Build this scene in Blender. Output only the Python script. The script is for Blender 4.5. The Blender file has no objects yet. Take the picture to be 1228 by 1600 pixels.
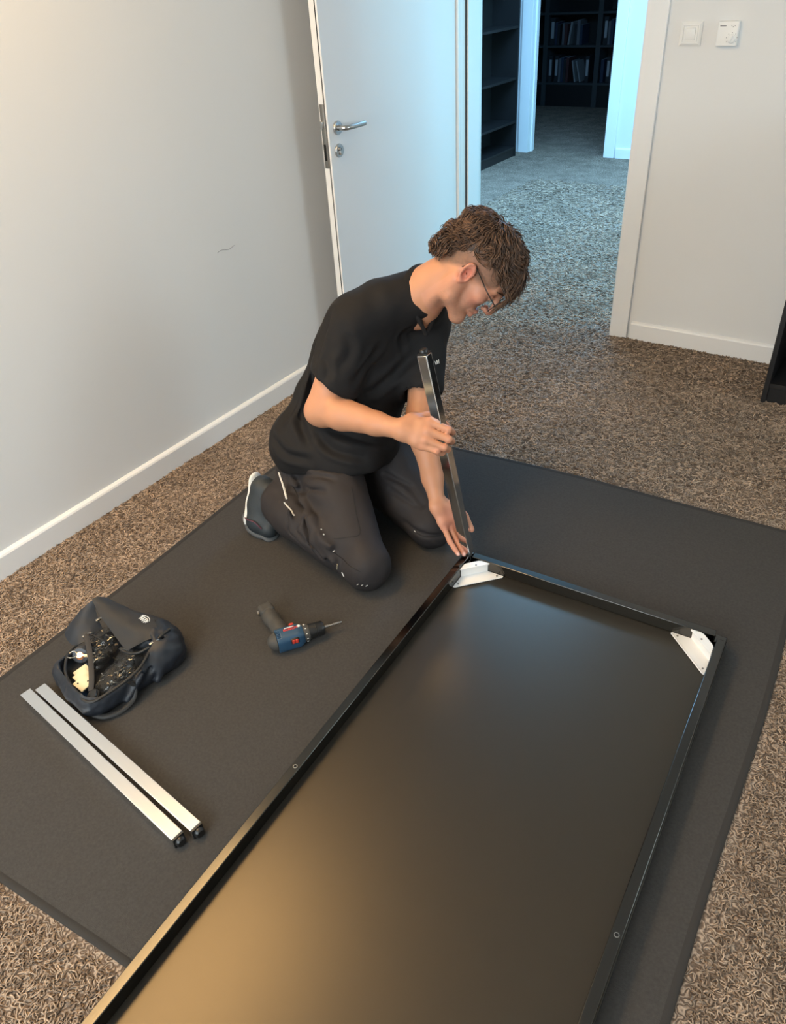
import bpy, bmesh, math, random
import numpy as np
from mathutils import Vector, Matrix

random.seed(7)
rng = np.random.default_rng(7)
SC = bpy.context.scene
COL = SC.collection

# ------------------------------------------------------------------ camera
cam_d = bpy.data.cameras.new('camera')
cam = bpy.data.objects.new('camera', cam_d)
COL.objects.link(cam)
cam_d.sensor_fit = 'HORIZONTAL'
cam_d.sensor_width = 36.0
cam_d.lens = 1184.77 / 1228.0 * 36.0
cam_d.clip_start = 0.02
cam.matrix_world = Matrix(((0.83122, -0.28597, 0.47678, 0.0),
                           (0.55302, 0.51197, -0.65706, 0.0),
                           (-0.05621, 0.80985, 0.58393, 1.6),
                           (0, 0, 0, 1)))
SC.camera = cam

# ------------------------------------------------------------------ view, world, large lights
SC.view_settings.view_transform = 'Standard'
SC.view_settings.look = 'None'
SC.view_settings.gamma = 1.0
SC.view_settings.use_curve_mapping = False
SC.view_settings.exposure = 0.96

world = bpy.data.worlds.new('world')
SC.world = world
world.use_nodes = True
world.node_tree.nodes['Background'].inputs[0].default_value = (0.55, 0.75, 1.0, 1)
world.node_tree.nodes['Background'].inputs[1].default_value = 0.6


def area(name, loc, target, sx, sy, power, colour, spread=180.0):
    d = bpy.data.lights.new(name, 'AREA')
    d.shape = 'RECTANGLE'
    d.size = sx
    d.size_y = sy
    d.energy = power
    d.color = colour
    d.spread = math.radians(spread)
    o = bpy.data.objects.new(name, d)
    COL.objects.link(o)
    o.location = loc
    o.rotation_euler = (Vector(target) - Vector(loc)).to_track_quat('-Z', 'Y').to_euler()
    return o


# daylight through the hallway window (cool) and through the room's own window behind the camera
area('hall_daylight', (0.95, 5.6, 1.55), (-3.0, 4.6, 1.0), 1.4, 1.5, 44, (0.32, 0.78, 1.0))
area('hall_ceiling_fill', (-2.1, 5.75, 2.56), (-2.1, 5.6, 0.0), 1.6, 1.2, 104, (0.25, 0.57, 1.0))  # added cool fill under the closed hall ceiling, brightens the hall floor
area('window_daylight', (2.24, 3.02, 1.62), (-2.25, 2.3, 1.0), 1.0, 1.3, 13, (0.78, 0.94, 1.0))
area('room_daylight', (-0.85, -2.0, 1.65), (-0.9, 2.0, 0.8), 2.1, 1.4, 47, (0.84, 0.95, 1.0))

# ------------------------------------------------------------------ helpers


def link(name, me, mat=None, parent=None):
    o = bpy.data.objects.new(name, me)
    COL.objects.link(o)
    if mat is not None:
        me.materials.append(mat)
    if parent is not None:
        o.parent = parent
    return o


def empty(name, loc=(0, 0, 0), rz=0.0):
    o = bpy.data.objects.new(name, None)
    COL.objects.link(o)
    o.location = loc
    o.rotation_euler = (0, 0, rz)
    o.empty_display_size = 0.05
    return o


def tag(o, label, cat, group=None, kind=None):
    o['label'] = label
    o['category'] = cat
    if group:
        o['group'] = group
    if kind:
        o['kind'] = kind
    return o


def struct(o, label=None):
    o['kind'] = 'structure'
    if label:
        o['label'] = label
    return o


def bm_box(bm, lo, hi, bevel=0.0, seg=2, M=None):
    c = [(a + b) / 2 for a, b in zip(lo, hi)]
    s = [abs(b - a) for a, b in zip(lo, hi)]
    r = bmesh.ops.create_cube(bm, size=1.0)
    vs = r['verts']
    for v in vs:
        v.co = Vector((v.co.x * s[0] + c[0], v.co.y * s[1] + c[1], v.co.z * s[2] + c[2]))
    if bevel > 0:
        es = list({e for v in vs for e in v.link_edges})
        rr = bmesh.ops.bevel(bm, geom=vs + es, offset=bevel, segments=seg, affect='EDGES', profile=0.5)
        vs = [v for v in rr['verts'] if v.is_valid]
    if M is not None:
        bmesh.ops.transform(bm, matrix=M, verts=list({v for v in vs if v.is_valid}))
    return vs


def smooth_angle(me, ang=35):
    for p in me.polygons:
        p.use_smooth = True
    try:
        me.set_sharp_from_angle(angle=math.radians(ang))
    except Exception:
        pass


def done(name, bm, mat, parent=None, smooth=None):
    bmesh.ops.recalc_face_normals(bm, faces=bm.faces[:])
    me = bpy.data.meshes.new(name)
    bm.to_mesh(me)
    bm.free()
    if smooth:
        smooth_angle(me, smooth)
    return link(name, me, mat, parent)


def flat_axis(o):
    """keep the big flat sides of a bevelled box truly flat for clean reflections."""
    for p in o.data.polygons:
        if max(abs(c) for c in p.normal) > 0.9995:
            p.use_smooth = False
    return o


def box(name, lo, hi, mat, parent=None, bevel=0.0, seg=2):
    bm = bmesh.new()
    bm_box(bm, lo, hi, bevel, seg)
    o = done(name, bm, mat, parent, 40 if bevel > 0 else None)
    return flat_axis(o) if bevel > 0 else o


def raw(name, verts, faces, mat, parent=None, smooth=None):
    me = bpy.data.meshes.new(name)
    me.from_pydata([tuple(v) for v in verts], [], [tuple(f) for f in faces])
    bm = bmesh.new()
    bm.from_mesh(me)
    bmesh.ops.recalc_face_normals(bm, faces=bm.faces[:])
    bm.to_mesh(me)
    bm.free()
    if smooth:
        smooth_angle(me, smooth)
    return link(name, me, mat, parent)


def bm_prism(bm, pts, z0, z1):
    a = [bm.verts.new((x, y, z0)) for x, y in pts]
    b = [bm.verts.new((x, y, z1)) for x, y in pts]
    n = len(pts)
    bm.faces.new(a[::-1])
    bm.faces.new(b)
    for i in range(n):
        bm.faces.new((a[i], a[(i + 1) % n], b[(i + 1) % n], b[i]))
    return a + b


def bm_tube(bm, pts, rad, sides=8, caps=True, flat=1.0):
    """Tube along points; rad is a number or a list. flat squeezes the section."""
    pts = [Vector(p) for p in pts]
    n = len(pts)
    if not hasattr(rad, '__len__'):
        rad = [rad] * n
    t0 = (pts[1] - pts[0]).normalized()
    up = Vector((0, 0, 1)) if abs(t0.z) < 0.9 else Vector((1, 0, 0))
    nx = t0.cross(up).normalized()
    rings = []
    for i in range(n):
        t = (pts[min(i + 1, n - 1)] - pts[max(i - 1, 0)]).normalized()
        nx = (nx - t * nx.dot(t)).normalized()
        ny = t.cross(nx)
        rings.append([bm.verts.new(pts[i] + nx * (rad[i] * math.cos(2 * math.pi * k / sides))
                                   + ny * (rad[i] * flat * math.sin(2 * math.pi * k / sides))) for k in range(sides)])
    for i in range(n - 1):
        for k in range(sides):
            bm.faces.new((rings[i][k], rings[i][(k + 1) % sides], rings[i + 1][(k + 1) % sides], rings[i + 1][k]))
    if caps:
        bm.faces.new(rings[0][::-1])
        bm.faces.new(rings[-1])
    return rings


def bm_cyl(bm, a, b, r, sides=20, r2=None):
    return bm_tube(bm, [a, b], [r, r if r2 is None else r2], sides)


def bm_lathe(bm, prof, origin, axis, sides=24):
    """prof: list of (distance along axis, radius)."""
    o = Vector(origin)
    ax = Vector(axis).normalized()
    up = Vector((0, 0, 1)) if abs(ax.z) < 0.9 else Vector((1, 0, 0))
    nx = ax.cross(up).normalized()
    ny = ax.cross(nx)
    rings = []
    for d, r in prof:
        rings.append([bm.verts.new(o + ax * d + (nx * math.cos(2 * math.pi * k / sides) + ny * math.sin(2 * math.pi * k / sides)) * max(r, 1e-5)) for k in range(sides)])
    for i in range(len(prof) - 1):
        for k in range(sides):
            bm.faces.new((rings[i][k], rings[i][(k + 1) % sides], rings[i + 1][(k + 1) % sides], rings[i + 1][k]))
    bm.faces.new(rings[0][::-1])
    bm.faces.new(rings[-1])


# ------------------------------------------------------------------ materials


def mat(name, col, rough=0.6, metal=0.0, spec=0.5, noise=None, bump=None, coat=0.0, emit=None):
    """noise = (scale, amount) for colour variation; bump = (scale, strength, distance)."""
    m = bpy.data.materials.new(name)
    m.use_nodes = True
    nt = m.node_tree
    b = nt.nodes['Principled BSDF']
    b.inputs['Base Color'].default_value = (*col, 1)
    b.inputs['Roughness'].default_value = rough
    b.inputs['Metallic'].default_value = metal
    b.inputs['Specular IOR Level'].default_value = spec
    b.inputs['Coat Weight'].default_value = coat
    if emit:
        b.inputs['Emission Color'].default_value = (*emit[:3], 1)
        b.inputs['Emission Strength'].default_value = emit[3]
    if noise or bump:
        tc = nt.nodes.new('ShaderNodeTexCoord')
    if noise:
        n = nt.nodes.new('ShaderNodeTexNoise')
        n.inputs['Scale'].default_value = noise[0]
        n.inputs['Detail'].default_value = 5
        nt.links.new(tc.outputs['Object'], n.inputs['Vector'])
        r = nt.nodes.new('ShaderNodeMapRange')
        r.inputs[3].default_value = 1 - noise[1]
        r.inputs[4].default_value = 1 + noise[1]
        nt.links.new(n.outputs['Fac'], r.inputs[0])
        v = nt.nodes.new('ShaderNodeVectorMath')
        v.operation = 'SCALE'
        v.inputs[0].default_value = col
        nt.links.new(r.outputs[0], v.inputs['Scale'])
        nt.links.new(v.outputs[0], b.inputs['Base Color'])
    if bump:
        n2 = nt.nodes.new('ShaderNodeTexNoise')
        n2.inputs['Scale'].default_value = bump[0]
        n2.inputs['Detail'].default_value = 4
        nt.links.new(tc.outputs['Object'], n2.inputs['Vector'])
        bp = nt.nodes.new('ShaderNodeBump')
        bp.inputs['Strength'].default_value = bump[1]
        bp.inputs['Distance'].default_value = bump[2]
        nt.links.new(n2.outputs['Fac'], bp.inputs['Height'])
        nt.links.new(bp.outputs[0], b.inputs['Normal'])
    return m


def carpet_material():
    m = bpy.data.materials.new('loop_pile_carpet')
    m.use_nodes = True
    nt = m.node_tree
    b = nt.nodes['Principled BSDF']
    N = nt.nodes.new
    L = nt.links.new
    tc = N('ShaderNodeTexCoord')
    # curled yarn: contour lines of a smooth noise, warped by a second noise
    warp = N('ShaderNodeTexNoise'); warp.inputs['Scale'].default_value = 70; warp.inputs['Detail'].default_value = 1
    L(tc.outputs['Object'], warp.inputs['Vector'])
    ms = N('ShaderNodeVectorMath'); ms.operation = 'SCALE'; ms.inputs['Scale'].default_value = 0.012
    L(warp.outputs['Color'], ms.inputs[0])
    ad = N('ShaderNodeVectorMath'); ad.operation = 'ADD'
    L(tc.outputs['Object'], ad.inputs[0]); L(ms.outputs[0], ad.inputs[1])
    n1 = N('ShaderNodeTexNoise'); n1.inputs['Scale'].default_value = 42; n1.inputs['Detail'].default_value = 1.0; n1.inputs['Roughness'].default_value = 0.55
    L(ad.outputs[0], n1.inputs['Vector'])
    mu = N('ShaderNodeMath'); mu.operation = 'MULTIPLY'; mu.inputs[1].default_value = 46
    L(n1.outputs['Fac'], mu.inputs[0])
    si = N('ShaderNodeMath'); si.operation = 'SINE'
    L(mu.outputs[0], si.inputs[0])
    h = N('ShaderNodeMapRange'); h.inputs[1].default_value = -1; h.inputs[2].default_value = 1
    L(si.outputs[0], h.inputs[0])
    fine = N('ShaderNodeTexNoise'); fine.inputs['Scale'].default_value = 260; fine.inputs['Detail'].default_value = 3
    L(tc.outputs['Object'], fine.inputs['Vector'])
    mix = N('ShaderNodeMath'); mix.operation = 'MULTIPLY_ADD'; mix.inputs[1].default_value = 0.65
    f2 = N('ShaderNodeMath'); f2.operation = 'MULTIPLY'; f2.inputs[1].default_value = 0.45
    L(fine.outputs['Fac'], f2.inputs[0])
    L(h.outputs[0], mix.inputs[0]); L(f2.outputs[0], mix.inputs[2])
    big = N('ShaderNodeTexNoise'); big.inputs['Scale'].default_value = 7; big.inputs['Detail'].default_value = 3
    L(tc.outputs['Object'], big.inputs['Vector'])
    ramp = N('ShaderNodeValToRGB')
    e = ramp.color_ramp.elements
    e[0].position = 0.12; e[0].color = (0.090, 0.062, 0.045, 1)
    e[1].position = 0.95; e[1].color = (0.42, 0.325, 0.245, 1)
    k = ramp.color_ramp.elements.new(0.5); k.color = (0.205, 0.150, 0.110, 1)
    L(mix.outputs[0], ramp.inputs[0])
    br = N('ShaderNodeMapRange'); br.inputs[1].default_value = 0.3; br.inputs[2].default_value = 0.7
    br.inputs[3].default_value = 0.78; br.inputs[4].default_value = 1.2
    L(big.outputs['Fac'], br.inputs[0])
    sc = N('ShaderNodeVectorMath'); sc.operation = 'SCALE'
    L(ramp.outputs['Color'], sc.inputs[0]); L(br.outputs[0], sc.inputs['Scale'])
    L(sc.outputs[0], b.inputs['Base Color'])
    bp = N('ShaderNodeBump'); bp.inputs['Strength'].default_value = 0.9; bp.inputs['Distance'].default_value = 0.004
    L(mix.outputs[0], bp.inputs['Height']); L(bp.outputs[0], b.inputs['Normal'])
    b.inputs['Roughness'].default_value = 0.95
    b.inputs['Specular IOR Level'].default_value = 0.15
    return m


M = {}
WARM_E, NEUT_E = 11.3, 2.1
M['carpet'] = carpet_material()
M['wall'] = mat('white_wall_paint', (0.74, 0.735, 0.72), 0.7, spec=0.3, noise=(1.5, 0.015), bump=(220, 0.06, 0.001))
M['ceil'] = mat('ceiling_paint', (0.74, 0.72, 0.69), 0.9, spec=0.1)
M['trim'] = mat('white_trim_lacquer', (0.80, 0.79, 0.77), 0.35, spec=0.5, bump=(60, 0.03, 0.001))
M['door'] = mat('white_door_laminate', (0.80, 0.80, 0.79), 0.35, spec=0.5, noise=(2.0, 0.012))
M['shadowgap'] = mat('dark_seal', (0.05, 0.05, 0.05), 0.8)
M['steel'] = mat('brushed_steel', (0.50, 0.49, 0.47), 0.3, metal=1.0, bump=(400, 0.05, 0.0005))
M['steeldark'] = mat('worn_lock_steel', (0.32, 0.30, 0.27), 0.4, metal=1.0)
M['white_plastic'] = mat('white_plastic', (0.82, 0.80, 0.76), 0.4)
M['grey_plastic'] = mat('grey_print', (0.18, 0.18, 0.18), 0.5)
M['black_wood'] = mat('black_brown_veneer', (0.012, 0.011, 0.011), 0.45, noise=(8, 0.2), bump=(90, 0.1, 0.001))
M['dark_shelf'] = mat('grey_lacquered_shelf', (0.045, 0.05, 0.052), 0.5, noise=(6, 0.1))
M['felt'] = mat('dark_grey_felt', (0.056, 0.052, 0.048), 0.95, spec=0.1, noise=(160, 0.28), bump=(420, 0.6, 0.0015))
M['felt_hem'] = mat('dark_grey_hem_binding', (0.040, 0.037, 0.034), 0.9, spec=0.15, bump=(300, 0.4, 0.001))
M['panel'] = mat('black_laminate_underside', (0.014, 0.012, 0.010), 0.345, spec=0.85, noise=(30, 0.12), bump=(500, 0.04, 0.0003))
M['panel'].node_tree.nodes['Principled BSDF'].inputs['Specular Tint'].default_value = (1.0, 0.86, 0.66, 1)
M['rail'] = mat('black_chromed_steel', (0.088, 0.085, 0.080), 0.15, metal=1.0)
M['chrome'] = mat('polished_dark_chrome', (0.86, 0.86, 0.86), 0.10, metal=1.0)
M['blackplastic'] = mat('black_plastic', (0.012, 0.012, 0.012), 0.35)
M['white_metal'] = mat('white_powder_coated_sheet', (0.80, 0.79, 0.77), 0.4)
M['hole'] = mat('hole_black', (0.002, 0.002, 0.002), 0.9)

# ------------------------------------------------------------------ room shell
LX, BY, RX, FY, CZ = -2.2554, 3.651, 2.3, -2.1, 2.62
WT = 0.20                      # back wall thickness
DL, DR, DH = -2.07, -1.194, 2.06   # door opening
HY0, HY1 = BY + WT, 7.62       # hallway
HLX, HRX = -3.88, 1.05
FDL, FDR = -3.545, -2.755      # far doorway
LY = 10.35                     # far room end

struct(box('floor', (-6.4, FY - 0.1, -0.06), (RX + 0.1, LY + 0.4, 0.0), M['carpet']), 'brown loop pile carpet floor')
struct(box('ceiling', (-6.4, FY - 0.1, CZ), (RX + 0.1, LY + 0.4, CZ + 0.08), M['ceil']))
struct(box('wall_left', (LX - 0.12, FY, 0), (LX, BY, CZ), M['wall']), 'white painted left wall')


def wall_with_hole(name, axis_lo, axis_hi, y0, y1, hl, hr, hh, m):
    bm = bmesh.new()
    bm_box(bm, (axis_lo, y0, 0), (hl, y1, CZ))
    bm_box(bm, (hr, y0, 0), (axis_hi, y1, CZ))
    bm_box(bm, (hl, y0, hh), (hr, y1, CZ))
    return done(name, bm, m)


struct(wall_with_hole('wall_back', HLX - 0.1, RX, BY, BY + WT, DL - 0.02, DR + 0.02, DH + 0.02, M['wall']), 'white wall with the open doorway')
bm = bmesh.new()
bm_box(bm, (RX, FY, 0), (RX + 0.12, 2.5, CZ))
bm_box(bm, (RX, 3.54, 0), (RX + 0.12, LY, CZ))
bm_box(bm, (RX, 2.5, 0), (RX + 0.12, 3.54, 0.95))
bm_box(bm, (RX, 2.5, 2.3), (RX + 0.12, 3.54, CZ))
struct(done('wall_right', bm, M['wall']))
# front wall (behind the camera) with the window opening the daylight comes through
bm = bmesh.new()
bm_box(bm, (LX, FY - 0.12, 0), (-1.95, FY, CZ))
bm_box(bm, (0.25, FY - 0.12, 0), (RX, FY, CZ))
bm_box(bm, (-1.95, FY - 0.12, 0), (0.25, FY, 0.9))
bm_box(bm, (-1.95, FY - 0.12, 2.4), (0.25, FY, CZ))
struct(done('wall_front', bm, M['wall']))
struct(box('wall_hall_left', (HLX - 0.12, HY0, 0), (HLX, HY1, CZ), M['wall']))
struct(wall_with_hole('wall_hall_far', -6.3, HRX, HY1, HY1 + 0.12, FDL - 0.02, FDR + 0.02, DH + 0.02, M['wall']), 'hallway end wall with dark doorway')
# hallway right wall with a tall window opening
bm = bmesh.new()
bm_box(bm, (HRX, HY0, 0), (HRX + 0.12, 4.8, CZ))
bm_box(bm, (HRX, 6.4, 0), (HRX + 0.12, HY1, CZ))
bm_box(bm, (HRX, 4.8, 0), (HRX + 0.12, 6.4, 0.75))
bm_box(bm, (HRX, 4.8, 2.35), (HRX + 0.12, 6.4, CZ))
struct(done('wall_hall_right', bm, M['wall']))
struct(box('wall_study_far', (-6.3, LY + 0.3, 0), (HRX, LY + 0.4, CZ), M['wall']))
struct(box('wall_study_left', (-6.4, HY1, 0), (-6.3, LY + 0.4, CZ), M['wall']))
struct(box('wall_study_right', (-1.6, HY1 + 0.12, 0), (-1.5, LY + 0.3, CZ), M['wall']))


def baseboard(name, a, b, normal, hgt=0.09, th=0.016):
    """skirting with a chamfered top ledge, running a -> b, standing off along normal."""
    ax, ay = a; bx_, by_ = b; nx, ny = normal
    prof = [(0.0, 0.0), (th, 0.0), (th, hgt - 0.012), (th - 0.003, hgt - 0.006), (0.004, hgt), (0.0, hgt)]
    vs = []
    for (px_, py_) in ((ax, ay), (bx_, by_)):
        for d, z in prof:
            vs.append((px_ + nx * d, py_ + ny * d, z))
    n = len(prof)
    fs = [tuple(range(n))[::-1], tuple(range(n, 2 * n))]
    for i in range(n):
        fs.append((i, (i + 1) % n, n + (i + 1) % n, n + i))
    return struct(raw(name, vs, fs, M['trim']))


baseboard('baseboard_left', (LX, FY), (LX, BY - 0.02), (1, 0))
baseboard('baseboard_back', (DR + 0.105, BY), (RX, BY), (0, -1))
baseboard('baseboard_hall_far', (FDR + 0.115, HY1), (HRX, HY1), (0, -1))
baseboard('baseboard_hall_near', (HRX, HY0), (DR + 0.1, HY0), (0, 1))


def door_frame(name, l, r, h, y0, y1, face_w, face_t, label, side=-1):
    """jamb lining plus the casing on the room side (side=-1: towards -Y)."""
    bm = bmesh.new()
    t = 0.02
    bm_box(bm, (l - t, y0, 0), (l, y1, h), 0.002)
    bm_box(bm, (r, y0, 0), (r + t, y1, h), 0.002)
    bm_box(bm, (l - t, y0, h), (r + t, y1, h + t), 0.002)
    for yy0, yy1 in ((y0 - face_t, y0 - 0.0005), (y1 + 0.0005, y1 + face_t)):
        bm_box(bm, (l - face_w, yy0, 0), (l, yy1, h + face_w), 0.003)
        bm_box(bm, (r, yy0, 0), (r + face_w, yy1, h + face_w), 0.003)
        bm_box(bm, (l, yy0, h), (r, yy1, h + face_w), 0.003)
    # door stop inside the lining
    bm_box(bm, (l - 0.001, y0 + 0.055, 0), (l + 0.014, y1 - 0.03, h - 0.001))
    bm_box(bm, (r - 0.014, y0 + 0.055, 0), (r + 0.001, y1 - 0.03, h - 0.001))
    o = flat_axis(done(name, bm, M['trim'], None, 40))
    return struct(o, label)


door_frame('trim_1', DL, DR, DH, BY, BY + WT, 0.09, 0.018, 'white casing around the open doorway')
door_frame('trim_2', FDL, FDR, DH, HY1, HY1 + 0.12, 0.105, 0.018, 'white casing around the far dark doorway')
# rubber seal line along the hinge-side lining
struct(box('trim_3', (DL + 0.0005, BY + 0.047, 0), (DL + 0.006, BY + 0.0545, DH), M['shadowgap']))

# ------------------------------------------------------------------ the open door
h0 = Vector((-2.083, BY - 0.022, 0.012)); h1 = Vector((-2.095, 2.630, 0.012))
dv = (h0 - h1); DLEN = dv.length
door = empty('door_1', h1, math.atan2(dv.y, dv.x))      # local x: free edge -> hinge, local -y: towards the room
door['kind'] = 'structure'
door['label'] = 'white flush door standing open against left wall'
bm = bmesh.new()
bm_box(bm, (0.0, 0.0, 0.0), (DLEN, 0.040, 2.04), 0.0015, 1)
flat_axis(done('door_leaf', bm, M['door'], door, 40))
# rebate strip on the lock edge
box('edge_lipping', (-0.0012, 0.008, 0.0), (0.0, 0.0125, 2.04), M['shadowgap'], door)
zl = 1.045
bm = bmesh.new()
pts = [(0.0, 0.0)]
bm_box(bm, (-0.003, 0.014, zl - 0.12), (0.001, 0.034, zl + 0.115), 0.0012, 2)
lock = done('lock_plate', bm, M['steeldark'], door, 40)
box('latch_bolt', (-0.014, 0.018, zl + 0.03), (-0.002, 0.030, zl + 0.055), M['steel'], lock, 0.001)
box('deadbolt_slot', (-0.0038, 0.019, zl - 0.09), (-0.0029, 0.029, zl - 0.03), M['hole'], lock)
for s, y0, lab in ((-1, 0.0, 1), (1, 0.040, 0)):
    zz = 1.069
    bm = bmesh.new()
    bm_lathe(bm, [(-0.001, 0.026), (0.006, 0.026), (0.009, 0.0245), (0.009, 0.010), (0.011, 0.010), (0.012, 0.0)], (0.055, y0, zz), (0, s, 0), 32)
    hd = done('handle_rose', bm, M['steel'], door, 35)
    bm = bmesh.new()
    d = 0.045 if s < 0 else 0.04
    pl = [(0.055, y0 + s * 0.006, zz), (0.055, y0 + s * (d - 0.016), zz), (0.058, y0 + s * (d - 0.006), zz), (0.066, y0 + s * d, zz),
          (0.09, y0 + s * (d + 0.003), zz), (0.18, y0 + s * (d + 0.004), zz)]
    bm_tube(bm, pl, 0.0098, 18)
    done('lever_handle', bm, M['steel'], hd, 40)
    zk = 0.985
    bm = bmesh.new()
    bm_lathe(bm, [(-0.001, 0.026), (0.005, 0.026), (0.008, 0.0245), (0.0085, 0.0)], (0.053, y0, zk), (0, s, 0), 32)
    ks = done('key_rose', bm, M['steel'], door, 35)
    bm = bmesh.new()
    bm_cyl(bm, (0.053, y0 + s * 0.007, zk + 0.006), (0.053, y0 + s * 0.016, zk + 0.006), 0.0085, 20)
    bm_box(bm, (0.0485, y0 + s * 0.007, zk - 0.017), (0.0575, y0 + s * 0.015, zk + 0.002), 0.002, 2)
    cy = done('lock_cylinder', bm, M['steel'], ks, 40)
    box('key_slot', (0.052, y0 + s * 0.0155, zk + 0.001), (0.054, y0 + s * 0.0166, zk + 0.011), M['hole'], cy)

# small scuff on the left wall
bm = bmesh.new()
bm_tube(bm, [(LX + 0.0003, 2.07 + 0.012 * i, 0.735 + 0.004 * math.sin(i * 0.9)) for i in range(9)], 0.0008, 4)
sc_ = done('scuff_mark', bm, M['grey_plastic'], bpy.data.objects['wall_left'])

# ------------------------------------------------------------------ switch and thermostat on the back wall
sw = empty('light_switch', (-1.007, BY, 1.310))
tag(sw, 'square white light switch with a raised rocker beside the doorway', 'light switch')
bm = bmesh.new()
o_, i_ = 0.0425, 0.029
def ring(a, y): return [(-a, y, -a), (a, y, -a), (a, y, a), (-a, y, a)]
vs = ring(o_, 0) + ring(o_, -0.004) + ring(i_ + 0.004, -0.010) + ring(i_, -0.010) + ring(i_, -0.006)
fs = []
for k in range(4):
    for q in range(4):
        a = k * 4 + q; b_ = k * 4 + (q + 1) % 4
        fs.append((a, b_, b_ + 4, a + 4))
fs.append((0, 1, 2, 3)); fs.append((16, 17, 18, 19))
raw('cover_frame', vs, fs, M['white_plastic'], sw, 20)
box('inner_plate', (-0.0275, -0.0085, -0.0275), (0.0275, -0.004, 0.0275), M['white_plastic'], sw, 0.001)
bm = bmesh.new()
bm_box(bm, (-0.019, -0.0125, -0.021), (0.019, -0.007, 0.021), 0.002, 2)
rk = done('rocker', bm, M['white_plastic'], sw, 40)
rk.rotation_euler = (math.radians(4), 0, 0)

th = empty('room_thermostat', (-0.861, BY, 1.310))
tag(th, 'white room thermostat with a round dial beside the light switch', 'thermostat')
box('housing', (-0.0385, -0.026, -0.0415), (0.0385, 0, 0.0415), M['white_plastic'], th, 0.002)
box('brand_strip', (-0.031, -0.0266, 0.025), (-0.008, -0.0258, 0.0285), M['grey_plastic'], th)
bm = bmesh.new()
bm_lathe(bm, [(0, 0.0155), (0.006, 0.015), (0.008, 0.013), (0.0085, 0.0)], (0.019, -0.026, -0.0165), (0, -1, 0), 28)
dl = done('dial', bm, M['white_plastic'], th, 35)
bm = bmesh.new()
bm_box(bm, (-0.0025, -0.0415, -0.012), (0.0025, -0.033, 0.012), 0.001, 1, Matrix.Translation((0.019, 0, -0.0165)) @ Matrix.Rotation(math.radians(25), 4, 'Y'))
done('dial_grip', bm, M['white_plastic'], dl, 40)
for k in range(7):
    a = math.radians(-30 + 40 * k)
    box('scale_mark', (0.019 - 0.0205 * math.cos(a) - 0.0012, -0.0264, -0.0165 + 0.0205 * math.sin(a) - 0.0012),
        (0.019 - 0.0205 * math.cos(a) + 0.0012, -0.0258, -0.0165 + 0.0205 * math.sin(a) + 0.0012), M['grey_plastic'], th)
for k in range(3):
    box('symbol', (0.011 + 0.006 * k, -0.0264, 0.021 + 0.004 * (k != 1)), (0.0135 + 0.006 * k, -0.0258, 0.0245 + 0.004 * (k != 1)), M['grey_plastic'], th)

# ------------------------------------------------------------------ felt mat
mat_c = [(-1.828, 0.172), (0.035, 0.288), (-0.022, 2.352), (-1.905, 2.250)]
mt = empty('felt_mat', (0, 0, 0))
tag(mt, 'large dark grey felt mat laid over the brown carpet', 'mat')
edges = [[], [], [], []]
outl = []
for s in range(4):
    a = Vector((*mat_c[s], 0)); b_ = Vector((*mat_c[(s + 1) % 4], 0))
    nrm = Vector(((b_ - a).y, -(b_ - a).x, 0)).normalized()
    for i in range(24):
        t = i / 24
        off = 0.006 * math.sin(t * 9 + s * 2) * math.sin(math.pi * t)
        if s == 1:
            off += 0.012 * math.sin(math.pi * t)
        if s == 2:
            off += 0.018 * math.sin(math.pi * t)
        outl.append(a.lerp(b_, t) + nrm * off)
cen = Vector((-0.93, 1.26, 0))


def inset(pl, d):
    n = len(pl); out = []
    for i in range(n):
        t1 = (pl[i] - pl[i - 1]).normalized(); t2 = (pl[(i + 1) % n] - pl[i]).normalized()
        n1 = Vector((-t1.y, t1.x, 0)); n2 = Vector((-t2.y, t2.x, 0))
        bis = (n1 + n2).normalized()
        out.append(pl[i] + bis * (d / max(0.5, bis.dot(n1))))
    return out


hw = 0.017
in1 = inset(outl, hw)
bm = bmesh.new()
top = [bm.verts.new((p.x, p.y, 0.0045)) for p in in1]
bot = [bm.verts.new((p.x, p.y, 0.0)) for p in in1]
bm.faces.new(top)
bm.faces.new(bot[::-1])
for i in range(len(top)):
    j = (i + 1) % len(top)
    bm.faces.new((top[i], bot[i], bot[j], top[j]))
done('felt_sheet', bm, M['felt'], mt)
bm = bmesh.new()
prof = [(0.0, 0.0), (0.0, 0.004), (0.003, 0.0062), (hw - 0.004, 0.0062), (hw - 0.0015, 0.0048), (hw + 0.0002, 0.0046), (hw + 0.0002, 0.0)]
rings = []
for d, z in prof:
    rings.append([bm.verts.new((p.x, p.y, z)) for p in inset(outl, d)])
n = len(outl)
for k in range(len(prof)):
    A = rings[k]; B = rings[(k + 1) % len(prof)]
    for i in range(n):
        bm.faces.new((A[i], A[(i + 1) % n], B[(i + 1) % n], B[i]))
done('hem_binding', bm, M['felt_hem'], mt, 40)
MZ = 0.0045

# ------------------------------------------------------------------ upside-down table
TH = 0.0395
tb = empty('upturned_table', (0, 0, 0.0064), TH)
tag(tb, 'upside-down black table top with steel rail frame lying on felt mat', 'table')
u0, u1, v0, v1 = -0.866, -0.063, -0.09, 1.710
bm = bmesh.new()
bm_box(bm, (u0 - 0.001, v0 - 0.001, 0), (u1 + 0.001, v1 + 0.001, 0.0165), 0.002, 2)
flat_axis(done('table_top', bm, M['panel'], tb, 40))
ZT = 0.0165
RH = 0.0555
rw = 0.0235


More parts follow.
